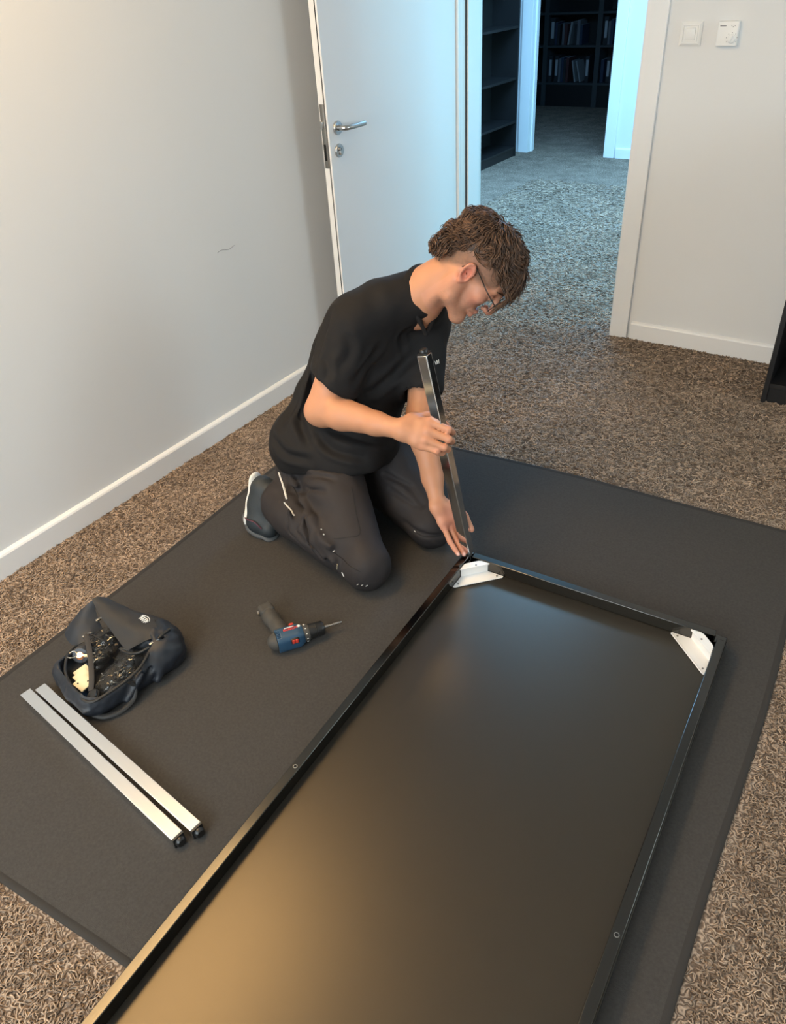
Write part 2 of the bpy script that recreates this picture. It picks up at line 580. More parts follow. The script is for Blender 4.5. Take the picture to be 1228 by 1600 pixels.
def rail(lo, hi, holes):
    r = box('frame_rail', (lo[0], lo[1], ZT), (hi[0], hi[1], RH), M['rail'], tb, 0.0022, 3)
    for (hx, hy) in holes:
        bm = bmesh.new()
        bm_cyl(bm, (hx, hy, RH - 0.001), (hx, hy, RH + 0.0004), 0.0040, 16)
        done('screw_hole', bm, M['hole'], r, 40)
        bm = bmesh.new()
        bm_tube(bm, [(hx + 0.0046 * math.cos(a), hy + 0.0046 * math.sin(a), RH + 0.0003) for a in [k * math.pi / 8 for k in range(17)]], 0.0009, 6, caps=False)
        done('hole_rim', bm, M['steel'], r, 40)


rail((u0, v0 + 0.03), (u0 + rw, v1 - 0.031), [(u0 + 0.0115, 0.785)])
rail((u1 - rw, v0 + 0.03), (u1, v1 - 0.031), [(u1 - 0.0115, 0.785)])
rail((u0 + 0.031, v1 - 0.0245), (u1 - 0.031, v1), [])
rail((u0 + 0.031, v0), (u1 - 0.031, v0 + 0.0245), [])
# lower corner sockets that take the legs
for cu, cv in ((u0, v1 - 0.031), (u1 - 0.031, v1 - 0.031), (u0, v0), (u1 - 0.031, v0)):
    box('corner_socket', (cu, cv, ZT), (cu + 0.031, cv + 0.031, 0.040), M['rail'], tb, 0.002, 2)


def bracket(cu, cv, su):
    """Z-shaped corner plate; su = +1 for the far left corner, -1 for the far right corner."""
    bmL = bmesh.new()
    def P(a, b_): return (cu + su * a, cv - b_)
    def poly(bm, pts, z0, z1):
        pts = [P(*p) for p in pts]
        if su < 0:
            pts = pts[::-1]
        bm_prism(bm, pts, z0, z1)
    e = 0.0015
    poly(bmL, [(0.118, e), (0.118, e + 0.006), (0.006 + e, 0.118), (e, 0.118), (e, 0.062), (0.062, e)], ZT + 0.0005, ZT + 0.003)
    # folded lip along the long edge
    a1, a2 = P(0.118, e + 0.006), P(0.006 + e, 0.118)
    bm_tube(bmL, [(a1[0], a1[1], ZT + 0.0035), (a2[0], a2[1], ZT + 0.0035)], 0.002, 6)
    br = done('corner_bracket', bmL, M['white_metal'], tb, 40)
    bmW = bmesh.new()
    poly(bmW, [(0.062, e), (0.0645, e), (e, 0.0645), (e, 0.062)], ZT + 0.002, RH - 0.004)
    done('bracket_web', bmW, M['white_metal'], br)
    bmT = bmesh.new()
    poly(bmT, [(0.070, e), (0.070, e + 0.003), (0.003 + e, 0.070), (e, 0.070), (e, 0.043), (0.004 + e, 0.034), (0.034, 0.004 + e), (0.043, e)], RH - 0.005, RH - 0.0025)
    done('bracket_flange', bmT, M['white_metal'], br)
    for (a, b_, z) in ((0.100, 0.010, ZT + 0.003), (0.010, 0.100, ZT + 0.003), (0.036, 0.028, RH - 0.0025)):
        p = P(a, b_)
        bm = bmesh.new()
        bm_cyl(bm, (p[0], p[1], z - 0.001), (p[0], p[1], z + 0.0014), 0.0028, 10)
        done('screw', bm, M['steeldark'], br, 40)


bracket(u0 + rw, v1 - 0.0245, 1)
bracket(u1 - rw, v1 - 0.0245, -1)
bracket_dummy = None


def table_leg(label):
    t = empty('table_leg')
    tag(t, label, 'table leg', 'chrome table legs')
    s, Lg = 0.0155, 0.690
    bm = bmesh.new()
    bm_box(bm, (-s, -s, 0), (s, s, Lg), 0.0022, 3)
    flat_axis(done('square_tube', bm, M['chrome'], t, 40))
    bm = bmesh.new()
    bm_box(bm, (-s + 0.0008, -s + 0.0008, Lg + 0.0002), (s - 0.0008, s - 0.0008, Lg + 0.005), 0.0012, 2)
    cap = flat_axis(done('end_cap', bm, M['blackplastic'], t, 40))
    bm = bmesh.new()
    bm_lathe(bm, [(0, 0.0125), (0.007, 0.0125), (0.010, 0.010), (0.0105, 0.0)], (0, 0, Lg + 0.0052), (0, 0, 1), 24)
    done('levelling_foot', bm, M['blackplastic'], cap, 40)
    return t


def place_leg(t, base, tip, roll):
    b_ = Vector(base); d = (Vector(tip) - b_).normalized()
    q = d.to_track_quat('Z', 'Y')
    t.rotation_mode = 'QUATERNION'
    t.rotation_quaternion = q @ Matrix.Rotation(roll, 3, 'Z').to_quaternion()
    t.location = b_


LEGLAB = ['chrome table leg lying on mat, the lower left one of the pair', 'chrome table leg lying on mat, the one right beside the tool bag',
          'chrome table leg held upright in the kneeling person\'s hands']
lg = table_leg(LEGLAB[0])
place_leg(lg, (-1.6991, 0.5595, MZ + 0.0157), (-0.979, 0.4775, MZ + 0.0157), 0)


def copy_tree(o, parent=None):
    c = o.copy()
    COL.objects.link(c)
    c.parent = parent
    for ch in o.children:
        copy_tree(ch, c)
    return c


lg2 = copy_tree(lg)
lg2['label'] = LEGLAB[1]
place_leg(lg2, (-1.6792, 0.5927, MZ + 0.0157), (-0.962, 0.5167, MZ + 0.0157), 0)
lg3 = copy_tree(lg)
lg3['label'] = LEGLAB[2]
LB = Vector((-0.9165, 1.6605, 0.0455)); LT = Vector((-1.062, 1.655, 0.745))
place_leg(lg3, LB, LT, 0.0)

# ------------------------------------------------------------------ bookcases


def bookcase(name, label, cat, w, d, h, shelves, mt_, kick=0.07, back=True, group=None, lab2=None):
    """local: x across the width, front at y=0, depth towards +y."""
    t = empty(name)
    tag(t, label, cat, group)
    p = 0.020
    box('side_panel', (0, 0, 0), (p, d, h), mt_, t, 0.001, 1)
    box('side_panel', (w - p, 0, 0), (w, d, h), mt_, t, 0.001, 1)
    box('top_panel', (p, 0, h - p), (w - p, d, h), mt_, t, 0.001, 1)
    if back:
        box('back_panel', (p, d - 0.006, 0.01), (w - p, d, h - p), mt_, t)
    for z in shelves:
        box('shelf', (p, 0.004, z - p), (w - p, d - 0.006, z), mt_, t, 0.001, 1)
    if kick:
        box('kick_plate', (p, 0.012, 0.0), (w - p, 0.026, kick), mt_, t)
    return t


bc = bookcase('bookcase', 'black bookcase at the right edge against the back wall', 'bookcase', 0.80, 0.39, 1.06, (0.09, 0.41, 0.73), M['black_wood'])
bc.location = (-0.376, 3.238, 0)
hc = bookcase('bookcase', 'tall black bookcase with empty shelves in the hallway', 'bookcase', 0.80, 0.28, 2.02, (0.088, 0.318, 0.685, 1.095, 1.50), M['black_wood'])
hc.rotation_euler = (0, 0, math.radians(90))
hc.location = (-3.59, 6.632, 0)

# far dark study: shelving wall with files
st = empty('shelving_unit', (-5.25, LY - 0.02, 0))
tag(st, 'grey shelving wall holding files in the dark far room', 'shelves')
xs = [0.0, 0.62, 1.31, 2.0]
for x in xs:
    box('upright', (x - 0.03, 0, 0.0), (x + 0.03, 0.30, 2.2), M['dark_shelf'], st, 0.001, 1)
for i in range(3):
    for z in (0.27, 0.675, 1.02, 1.42, 1.82):
        box('shelf', (xs[i] + 0.03, 0.0, z - 0.025), (xs[i + 1] - 0.03, 0.30, z), M['dark_shelf'], st, 0.001, 1)
    box('base_panel', (xs[i] + 0.03, 0.01, 0.0), (xs[i + 1] - 0.03, 0.03, 0.245), M['black_wood'], st)
box('back_panel', (-0.03, 0.29, 0.0), (2.03, 0.30, 2.2), M['black_wood'], st)

BK = [mat('file_' + n, c, 0.6) for n, c in (('black', (0.02, 0.02, 0.022)), ('grey', (0.12, 0.12, 0.13)), ('navy', (0.02, 0.03, 0.06)), ('oxblood', (0.06, 0.02, 0.02)), ('pale', (0.22, 0.22, 0.22)))]
BKN = ['black', 'grey', 'navy', 'dark red', 'pale']
paper = mat('file_label_paper', (0.35, 0.36, 0.37), 0.7)
rb = random.Random(3)


def row(bay, z, spec, shelfname):
    x = xs[bay] + 0.045
    prev = 0
    for i, (k, w, h, lean, lab) in enumerate(spec):
        if lean and not prev:
            x += h * abs(math.sin(math.radians(lean))) * 1.05 if lean < 0 else 0.006
        prev = lean
        o = empty('ring_binder' if lab else 'book', (-5.25 + x + w / 2, LY + 0.01, z + 0.001))
        pos = 'from the left'
        o['label'] = f"{BKN[k]} {'ring binder with white spine label' if lab else 'book'}, {ORD[i]} from left on {shelfname}"
        o['category'] = 'binder' if lab else 'book'
        o['group'] = 'files on the dark study shelves'
        box('cover', (-w / 2, 0, 0), (w / 2, 0.22, h), BK[k], o, 0.002, 1)
        if lab:
            box('spine_label', (-w * 0.32, -0.0012, h * 0.25), (w * 0.32, 0.0002, h * 0.85), paper, o)
        else:
            box('pages', (-w / 2 + 0.003, 0.006, h - 0.003), (w / 2 - 0.003, 0.215, h + 0.0008), paper, o)
        if lean:
            o.rotation_euler = (0, math.radians(lean), 0)
            o.location.z += w / 2 * abs(math.sin(math.radians(lean))) + 0.001
            x += w + 0.02 + (abs(math.sin(math.radians(lean))) * h * 1.05 if lean > 0 else 0.028)
        else:
            x += w + 0.002
            if rb.random() < 0.25:
                x += 0.03


ORD = ['first', 'second', 'third', 'fourth', 'fifth', 'sixth', 'seventh', 'eighth', 'ninth', 'tenth', 'eleventh', 'twelfth']
row(1, 0.27, [(0, .05, .29, 0, 1), (0, .05, .29, 0, 1), (1, .03, .26, 0, 0), (2, .035, .27, 0, 0), (0, .03, .25, 0, 0), (3, .035, .27, 0, 0), (4, .02, .24, -12, 0), (4, .02, .24, -16, 0), (0, .05, .29, 0, 1)], 'lower middle shelf')
row(1, 0.675, [(0, .06, .29, 0, 1), (2, .03, .24, 0, 0), (0, .03, .22, 0, 0), (1, .03, .23, 0, 0), (3, .035, .22, 0, 0), (4, .025, .24, 8, 0), (0, .035, .22, 0, 0), (1, .04, .26, 0, 0), (2, .03, .21, 0, 0)], 'upper middle shelf')
row(2, 0.27, [(2, .04, .25, 0, 0), (0, .05, .28, 0, 1), (1, .03, .24, 0, 0), (3, .04, .26, 0, 0)], 'lower right shelf')
row(2, 0.675, [(0, .05, .29, 0, 1), (1, .03, .24, 0, 0), (2, .035, .26, 0, 0), (0, .05, .29, 0, 1)], 'upper right shelf')

# ------------------------------------------------------------------ warm ceiling lamp and an added neutral fill panel (out of frame, they light the room)
M['lampglass_w'] = mat('warm_lamp_diffuser', (0.9, 0.85, 0.7), 0.5, emit=(1.0, 0.64, 0.28, WARM_E))
M['fillglass_n'] = mat('neutral_fill_diffuser', (0.9, 0.88, 0.82), 0.5, emit=(1.0, 0.90, 0.76, NEUT_E))


def ceiling_lamp(loc, sx, sy, m, label):
    t = empty('ceiling_lamp', (loc[0], loc[1], CZ))
    tag(t, label, 'ceiling lamp', 'ceiling panel lamps')
    bm = bmesh.new()
    f = 0.02
    for lo, hi in (((-sx / 2 - f, -sy / 2 - f), (sx / 2 + f, -sy / 2)), ((-sx / 2 - f, sy / 2), (sx / 2 + f, sy / 2 + f)),
                   ((-sx / 2 - f, -sy / 2), (-sx / 2, sy / 2)), ((sx / 2, -sy / 2), (sx / 2 + f, sy / 2))):
        bm_box(bm, (lo[0], lo[1], -0.03), (hi[0], hi[1], 0))
    done('frame', bm, M['trim'], t)
    box('diffuser', (-sx / 2, -sy / 2, -0.022), (sx / 2, sy / 2, -0.004), m, t)


ceiling_lamp((-1.97, 0.66), 0.46, 1.50, M['lampglass_w'], 'warm ceiling panel lamp above the tool bag by left wall')
ceiling_lamp((-0.55, -1.05), 0.6, 1.2, M['fillglass_n'], 'unseen neutral fill panel added on the ceiling behind the camera')  # unseen panel added as general fill, placed to light from behind left

# ------------------------------------------------------------------ implicit-surface modeller (smooth unions on a voxel grid)


class Field:
    def __init__(self, lo, hi, vs):
        self.lo = np.array(lo, float); self.vs = vs
        self.n = np.ceil((np.array(hi) - self.lo) / vs).astype(int) + 1
        self.far = 0.08
        self.D = np.full(self.n, self.far, np.float32)

    def sub(self, blo, bhi):
        i0 = np.clip(np.floor((np.array(blo) - self.lo) / self.vs).astype(int), 0, self.n)
        i1 = np.clip(np.ceil((np.array(bhi) - self.lo) / self.vs).astype(int) + 1, 0, self.n)
        if (i1 <= i0).any():
            return None
        sl = tuple(slice(a, b) for a, b in zip(i0, i1))
        ax = [(self.lo[k] + self.vs * np.arange(i0[k], i1[k])).astype(np.float32) for k in range(3)]
        return sl, ax[0][:, None, None], ax[1][None, :, None], ax[2][None, None, :]

    def comb(self, sl, d, k, mode):
        A = self.D[sl]
        if mode == 'u':
            if k > 0:
                h = np.maximum(k - np.abs(A - d), 0) / k
                self.D[sl] = np.minimum(A, d) - h * h * (k * 0.25)
            else:
                self.D[sl] = np.minimum(A, d)
        else:
            if k > 0:
                h = np.maximum(k - np.abs(A + d), 0) / k
                self.D[sl] = np.maximum(A, -d) + h * h * (k * 0.25)
            else:
                self.D[sl] = np.maximum(A, -d)

    def cap(self, a, b, ra, rb=None, k=0.0, mode='u', sq=None):
        """tapered capsule; sq=(direction, factor) squeezes the section along a direction."""
        rb = ra if rb is None else rb
        a = np.array(a, float); b = np.array(b, float)
        m = max(ra, rb) * (1.0 if sq is None else max(1.0, 1 / sq[1])) + max(k, 0) + 3 * self.vs
        r = self.sub(np.minimum(a, b) - m, np.maximum(a, b) + m)
        if r is None:
            return
        sl, X, Y, Z = r
        ba = b - a; L2 = float(ba @ ba) + 1e-12
        px, py, pz = X - a[0], Y - a[1], Z - a[2]
        t = np.clip((px * ba[0] + py * ba[1] + pz * ba[2]) / L2, 0, 1)
        qx, qy, qz = px - t * ba[0], py - t * ba[1], pz - t * ba[2]
        d2 = qx * qx + qy * qy + qz * qz
        if sq is not None:
            n = np.array(sq[0], float); n /= np.linalg.norm(n)
            c = qx * n[0] + qy * n[1] + qz * n[2]
            d2 = d2 + c * c * (1 / sq[1] ** 2 - 1)
        d = np.sqrt(d2) - (ra + t * (rb - ra))
        self.comb(sl, d, k, mode)

    def chain(self, pts, rads, k=0.0, kj=None, mode='u', sq=None):
        for i in range(len(pts) - 1):
            self.cap(pts[i], pts[i + 1], rads[i], rads[i + 1], k if i == 0 else (k if kj is None else kj), mode, sq)

    def ell(self, c, r, R=None, k=0.0, mode='u'):
        """ellipsoid; R rows are its axes in world."""
        c = np.array(c, float); r = np.array(r, float)
        m = r.max() + max(k, 0) + 3 * self.vs
        s = self.sub(c - m, c + m)
        if s is None:
            return
        sl, X, Y, Z = s
        R = np.eye(3) if R is None else np.array(R, float)
        px, py, pz = X - c[0], Y - c[1], Z - c[2]
        q = [px * R[i][0] + py * R[i][1] + pz * R[i][2] for i in range(3)]
        k0 = np.sqrt(sum((q[i] / r[i]) ** 2 for i in range(3))) + 1e-9
        k1 = np.sqrt(sum((q[i] / r[i] ** 2) ** 2 for i in range(3))) + 1e-9
        self.comb(sl, k0 * (k0 - 1) / k1, k, mode)

    def rbox(self, c, h, rad, R=None, k=0.0, mode='u'):
        c = np.array(c, float)
        m = float(np.linalg.norm(h)) + rad + max(k, 0) + 3 * self.vs
        s = self.sub(c - m, c + m)
        if s is None:
            return
        sl, X, Y, Z = s
        R = np.eye(3) if R is None else np.array(R, float)
        px, py, pz = X - c[0], Y - c[1], Z - c[2]
        q = [np.abs(px * R[i][0] + py * R[i][1] + pz * R[i][2]) - h[i] for i in range(3)]
        out = np.sqrt(sum(np.maximum(v, 0) ** 2 for v in q))
        ins = np.minimum(np.maximum(np.maximum(q[0], q[1]), q[2]), 0)
        self.comb(sl, out + ins - rad, k, mode)

    def half(self, p, n, k=0.0, blo=None, bhi=None):
        """cut away everything on the positive side of the plane, inside an optional box."""
        hi = self.lo + self.vs * (self.n - 1)
        r = self.sub(self.lo if blo is None else blo, hi if bhi is None else bhi)
        sl, X, Y, Z = r
        n = np.array(n, float); n /= np.linalg.norm(n)
        d = (X - p[0]) * n[0] + (Y - p[1]) * n[1] + (Z - p[2]) * n[2]
        self.comb(sl, -d + 0 * self.D[sl], k, 's')

    def mesh(self):
        D = self.D.copy()
        D[0], D[-1], D[:, 0], D[:, -1], D[:, :, 0], D[:, :, -1] = 1e-2, 1e-2, 1e-2, 1e-2, 1e-2, 1e-2
        D[D == 0] = 1e-9
        S = D < 0
        nx, ny, nz = [k - 1 for k in D.shape]
        cnt = np.zeros((nx, ny, nz), np.uint8)
        for i in (0, 1):
            for j in (0, 1):
                for k in (0, 1):
                    cnt += S[i:i + nx, j:j + ny, k:k + nz]
        cells = np.argwhere((cnt > 0) & (cnt < 8))
        idx = np.full((nx, ny, nz), -1, np.int32)
        idx[tuple(cells.T)] = np.arange(len(cells))
        acc = np.zeros((len(cells), 3)); w = np.zeros(len(cells))
        cs = [(i, j, k) for i in (0, 1) for j in (0, 1) for k in (0, 1)]
        val = {c: D[cells[:, 0] + c[0], cells[:, 1] + c[1], cells[:, 2] + c[2]].astype(float) for c in cs}
        for c in cs:
            for ax in range(3):
                if c[ax] == 0:
                    e = list(c); e[ax] = 1; e = tuple(e)
                    v0, v1 = val[c], val[e]
                    m = (v0 < 0) != (v1 < 0)
                    t = v0[m] / (v0[m] - v1[m])
                    p = np.tile(np.array(c, float), (m.sum(), 1)); p[:, ax] += t
                    acc[m] += p; w[m] += 1
        V = self.lo + self.vs * (cells + acc / w[:, None])
        F = []
        for ax in range(3):
            a1, a2 = (ax + 1) % 3, (ax + 2) % 3
            s0 = [slice(None)] * 3; s1 = [slice(None)] * 3
            s0[ax] = slice(0, -1); s1[ax] = slice(1, None)
            A, B = S[tuple(s0)], S[tuple(s1)]
            E = np.argwhere(A != B)
            E = E[(E[:, a1] > 0) & (E[:, a2] > 0) & (E[:, a1] < [nx, ny, nz][a1]) & (E[:, a2] < [nx, ny, nz][a2])]
            flip = A[tuple(E.T)]
            q = []
            for o1, o2 in ((0, 0), (1, 0), (1, 1), (0, 1)):
                e = E.copy(); e[:, a1] -= o1; e[:, a2] -= o2
                q.append(idx[tuple(e.T)])
            q = np.stack(q, 1)
            q[~flip] = q[~flip][:, ::-1]
            F.append(q)
        F = np.concatenate(F)
        F = F[(F >= 0).all(1)]
        return V, F

    def obj(self, name, mt_, parent=None, disp=None, relax=1, keep=None):
        V, F = self.mesh()
        V = relax_mesh(V, F, relax)
        if disp is not None:
            V = disp(V, normals_of(V, F))
        return np_obj(name, V, F, mt_, parent)


def relax_mesh(V, F, it):
    for _ in range(it):
        S = np.zeros_like(V); C_ = np.zeros(len(V))
        for a in range(4):
            b = (a + 1) % 4
            np.add.at(S, F[:, a], V[F[:, b]]); np.add.at(S, F[:, b], V[F[:, a]])
            np.add.at(C_, F[:, a], 1); np.add.at(C_, F[:, b], 1)
        V = V * 0.5 + 0.5 * S / np.maximum(C_, 1)[:, None]
    return V


def normals_of(V, F):
    n = np.cross(V[F[:, 2]] - V[F[:, 0]], V[F[:, 3]] - V[F[:, 1]])
    N = np.zeros_like(V)
    for a in range(4):
        np.add.at(N, F[:, a], n)
    return N / (np.linalg.norm(N, axis=1, keepdims=True) + 1e-12)


def np_obj(name, V, F, mt_, parent=None):
    me = bpy.data.meshes.new(name)
    me.vertices.add(len(V)); me.vertices.foreach_set('co', V.astype(np.float32).ravel())
    me.loops.add(F.size); me.loops.foreach_set('vertex_index', F.astype(np.int32).ravel())
    me.polygons.add(len(F)); me.polygons.foreach_set('loop_start', np.arange(0, F.size, 4, dtype=np.int32))
    me.polygons.foreach_set('use_smooth', np.ones(len(F), bool))
    me.update(calc_edges=True)
    return link(name, me, mt_, parent)


# cheap smooth value noise for cloth ripples
_G = rng.random((32, 32, 32))


def vnoise(P):
    P = np.asarray(P)
    i = np.floor(P).astype(int); f = P - i
    f = f * f * (3 - 2 * f)
    out = 0
    for a in (0, 1):
        for b in (0, 1):
            for c in (0, 1):
                w = (f[:, 0] if a else 1 - f[:, 0]) * (f[:, 1] if b else 1 - f[:, 1]) * (f[:, 2] if c else 1 - f[:, 2])
                out = out + w * _G[(i[:, 0] + a) % 32, (i[:, 1] + b) % 32, (i[:, 2] + c) % 32]
    return out * 2 - 1


# ------------------------------------------------------------------ cordless drill lying on the mat
M['drill_blue'] = mat('drill_blue_shell', (0.021, 0.060, 0.110), 0.42, noise=(60, 0.1))
M['drill_rubber'] = mat('drill_grip_rubber', (0.048, 0.044, 0.038), 0.7, bump=(300, 0.2, 0.001))
M['drill_red'] = mat('drill_red_plastic', (0.55, 0.045, 0.03), 0.4)
M['print_white'] = mat('white_print', (0.75, 0.75, 0.72), 0.5)
dr = empty('cordless_drill', (-1.226, 1.0505, MZ), math.atan2(0.816, 0.578))
tag(dr, 'blue and black cordless drill with a bit lying on the felt mat', 'drill')
ZC = 0.030
f = Field((-0.03, -0.05, -0.004), (0.14, 0.05, 0.07), 0.0016)
f.rbox((0.047, 0.0, ZC), (0.030, 0.014, 0.012), 0.016, k=0.0)
f.cap((0.03, 0.001, ZC), (0.088, 0.001, ZC), 0.029, 0.0265, k=0.008)
f.half((0.0155, 0, 0), (-1, 0, 0)); f.half((0.096, 0, 0), (1, 0, 0), 0.003)
for i in range(5):                       # cooling slots on the flank facing up
    f.rbox((0.021 + i * 0.0001, -0.016 + i * 0.0062, ZC + 0.0275), (0.007, 0.0010, 0.003), 0.0006, mode='s')
f.half((0, 0, 0.0004), (0, 0, -1))
f.obj('motor_housing', M['drill_blue'], dr)
f = Field((-0.03, -0.05, -0.004), (0.05, 0.05, 0.07), 0.0016)
f.ell((0.017, 0.0, ZC), (0.020, 0.0275, 0.0275))
f.cap((0.012, 0.002, ZC), (0.018, 0.002, ZC), 0.024, 0.027, k=0.006)
f.half((0.0155, 0, 0), (1, 0, 0)); f.half((0, 0, 0.0004), (0, 0, -1))
f.obj('rear_cover', M['drill_rubber'], dr)
f = Field((-0.10, -0.03, -0.004), (0.09, 0.16, 0.07), 0.0016)
hx = Vector((-0.160, 0.987, 0)); hr = Vector((0.036, 0.028, ZC))
def hp(a, o=0.0, z=0.0): p = hr + hx * a; return (p.x + o, p.y, p.z + z)
f.chain([hp(-0.01), hp(0.03, 0.002), hp(0.07, -0.001)], [0.026, 0.0205, 0.0215], k=0.0, kj=0.015, sq=((0, 0, 1), 0.92))
f.cap(hp(0.07, -0.001), hp(0.088), 0.0225, 0.024, k=0.012)
f.half((0, 0, 0.0006), (0, 0, -1))
f.obj('grip', M['drill_rubber'], dr)
f = Field((-0.10, 0.05, -0.004), (0.09, 0.18, 0.07), 0.0016)
R3 = np.array([[hx.y, -hx.x, 0], [hx.x, hx.y, 0], [0, 0, 1]])
f.rbox(hp(0.111), (0.0125, 0.010, 0.013), 0.010, R3)
f.half((0, 0, 0.0006), (0, 0, -1))
bt = f.obj('battery', M['drill_rubber'], dr)
p = hp(0.112, -0.0245)
box('battery_latch', (p[0] - 0.004, p[1] - 0.006, ZC - 0.006), (p[0] + 0.002, p[1] + 0.006, ZC + 0.006), M['steel'], bt, 0.001)
bm = bmesh.new()
bm_box(bm, (0.063, 0.024, ZC - 0.009), (0.078, 0.052, ZC + 0.009), 0.004, 3)
done('trigger', bm, M['drill_red'], dr, 40)
bm = bmesh.new()
bm_box(bm, (0.074, 0.030, ZC - 0.006), (0.090, 0.042, ZC + 0.006), 0.003, 2)
done('direction_lever', bm, M['drill_red'], dr, 40)
bm = bmesh.new()
bm_lathe(bm, [(0.094, 0.020), (0.0945, 0.0245), (0.098, 0.0255), (0.108, 0.0255), (0.112, 0.024), (0.113, 0.0)], (0, 0.001, ZC), (1, 0, 0), 28)
cl = done('torque_collar', bm, M['drill_rubber'], dr, 35)
for k in range(10):
    a = 2 * math.pi * k / 10
    box('torque_mark', (0.100, 0.001 + 0.0254 * math.cos(a) - 0.001, ZC + 0.0254 * math.sin(a) - 0.001), (0.104, 0.001 + 0.0254 * math.cos(a) + 0.001, ZC + 0.0254 * math.sin(a) + 0.001), M['print_white'], cl)
bm = bmesh.new()
bm_lathe(bm, [(0.112, 0.016), (0.1125, 0.0225), (0.132, 0.0225), (0.1325, 0.0215), (0.134, 0.0215), (0.1345, 0.0225), (0.152, 0.0215), (0.157, 0.018), (0.160, 0.009), (0.161, 0.0)], (0, 0.001, ZC), (1, 0, 0), 28)
ck = done('chuck', bm, M['blackplastic'], dr, 35)
bm = bmesh.new()
bm_lathe(bm, [(0.158, 0.0045), (0.172, 0.0045), (0.173, 0.0032), (0.186, 0.0032), (0.187, 0.0042), (0.203, 0.0040), (0.212, 0.0020), (0.214, 0.0005)], (0, 0.001, ZC), (1, 0, 0), 12)
done('driver_bit', bm, M['steel'], ck, 40)
# gear slider on the back of the housing, labels on the upper flank
bm = bmesh.new()
bm_box(bm, (0.052, -0.0325, ZC + 0.002), (0.076, -0.024, ZC + 0.021), 0.003, 2)
sl_ = done('slider_recess', bm, M['blackplastic'], dr, 40)
bm = bmesh.new()
bm_box(bm, (0.055, -0.0345, ZC + 0.005), (0.0635, -0.028, ZC + 0.0185), 0.0015, 2)
bm_box(bm, (0.0645, -0.0345, ZC + 0.005), (0.073, -0.028, ZC + 0.0185), 0.0015, 2)
done('gear_slider', bm, M['drill_red'], sl_, 40)


def text_obj(name, body, size, mt_, parent, Mx, extrude=0.0004, shear=0.0, bold=False):
    cu = bpy.data.curves.new(name, 'FONT')
    cu.body = body; cu.size = size; cu.extrude = extrude; cu.shear = shear
    cu.align_x = 'CENTER'; cu.align_y = 'CENTER'
    if bold:
        cu.offset = size * 0.02
    o = bpy.data.objects.new(name, cu)
    COL.objects.link(o)
    dg = bpy.context.evaluated_depsgraph_get()
    me = bpy.data.meshes.new_from_object(o.evaluated_get(dg))
    bpy.data.objects.remove(o)
    me.transform(Mx)
    return link(name, me, mt_, parent)


text_obj('brand_lettering', 'BOSCH', 0.013, M['drill_red'], dr, Matrix.Translation((0.060, 0.004, ZC + 0.0300)), 0.0008, 0, True)
box('white_stripe', (0.044, 0.0115, ZC + 0.0250), (0.072, 0.0140, ZC + 0.0296), M['print_white'], dr)
bm = bmesh.new()
bm_cyl(bm, (0.085, 0.008, ZC + 0.0235), (0.085, 0.008, ZC + 0.0290), 0.0050, 20)
done('round_emblem', bm, M['print_white'], dr, 40)

# ------------------------------------------------------------------ tool bag
M['bag'] = mat('navy_nylon', (0.0095, 0.0125, 0.0185), 0.5, spec=0.5, noise=(18, 0.25), bump=(700, 0.25, 0.0008))
M['bag_top'] = mat('charcoal_nylon', (0.021, 0.021, 0.022), 0.6, spec=0.4, noise=(18, 0.2), bump=(700, 0.25, 0.0008))
M['zip'] = mat('black_zip_tape', (0.015, 0.014, 0.013), 0.55, bump=(600, 0.4, 0.001))
bag = empty('tool_bag', (-1.545, 0.775, MZ), math.atan2(0.984, 0.18))   # local x: s, local y: -t
tag(bag, 'open dark navy zip bag full of fittings lying on the felt mat', 'bag')
f = Field((-0.22, -0.17, -0.01), (0.21, 0.17, 0.15), 0.003)
f.rbox((-0.01, 0.0, 0.040), (0.115, 0.072, 0.006), 0.042, k=0.0)
f.ell((0.085, -0.02, 0.052), (0.085, 0.092, 0.056), k=0.04)
f.ell((-0.085, -0.025, 0.042), (0.085, 0.088, 0.046), k=0.03)
# creases in the cloth
for a, b_, r in (((0.02, -0.125, 0.02), (0.10, -0.085, 0.085), 0.006), ((0.05, -0.125, 0.02), (0.065, -0.10, 0.075), 0.005), ((-0.02, -0.125, 0.02), (0.03, -0.11, 0.06), 0.005),
                 ((0.15, -0.08, 0.03), (0.10, -0.07, 0.10), 0.006), ((0.17, 0.0, 0.04), (0.11, 0.0, 0.105), 0.006)):
    f.cap(a, b_, r, r * 0.6, k=0.012, mode='s')
for a, b_ in (((0.035, -0.125, 0.02), (0.085, -0.10, 0.08)), ((-0.06, -0.125, 0.02), (0.0, -0.12, 0.07)), ((0.13, -0.09, 0.03), (0.10, -0.085, 0.09))):
    f.cap(a, b_, 0.006, 0.004, k=0.02)
# cavity
f.rbox((-0.055, -0.004, 0.085), (0.055, 0.062, 0.022), 0.036, mode='s', k=0.004)
f.ell((-0.105, -0.03, 0.075), (0.045, 0.075, 0.05), mode='s', k=0.01)
f.ell((0.03, -0.045, 0.090), (0.055, 0.036, 0.035), mode='s', k=0.008)
f.half((0, 0, 0.0006), (0, 0, -1))


def bagdisp(V, N):
    d = vnoise(V * 26) * 0.0040 + vnoise(V * 60 + 5) * 0.0020
    d[V[:, 2] < 0.004] = 0
    return V + N * d[:, None]


f.obj('bag_body', M['bag'], bag, bagdisp)


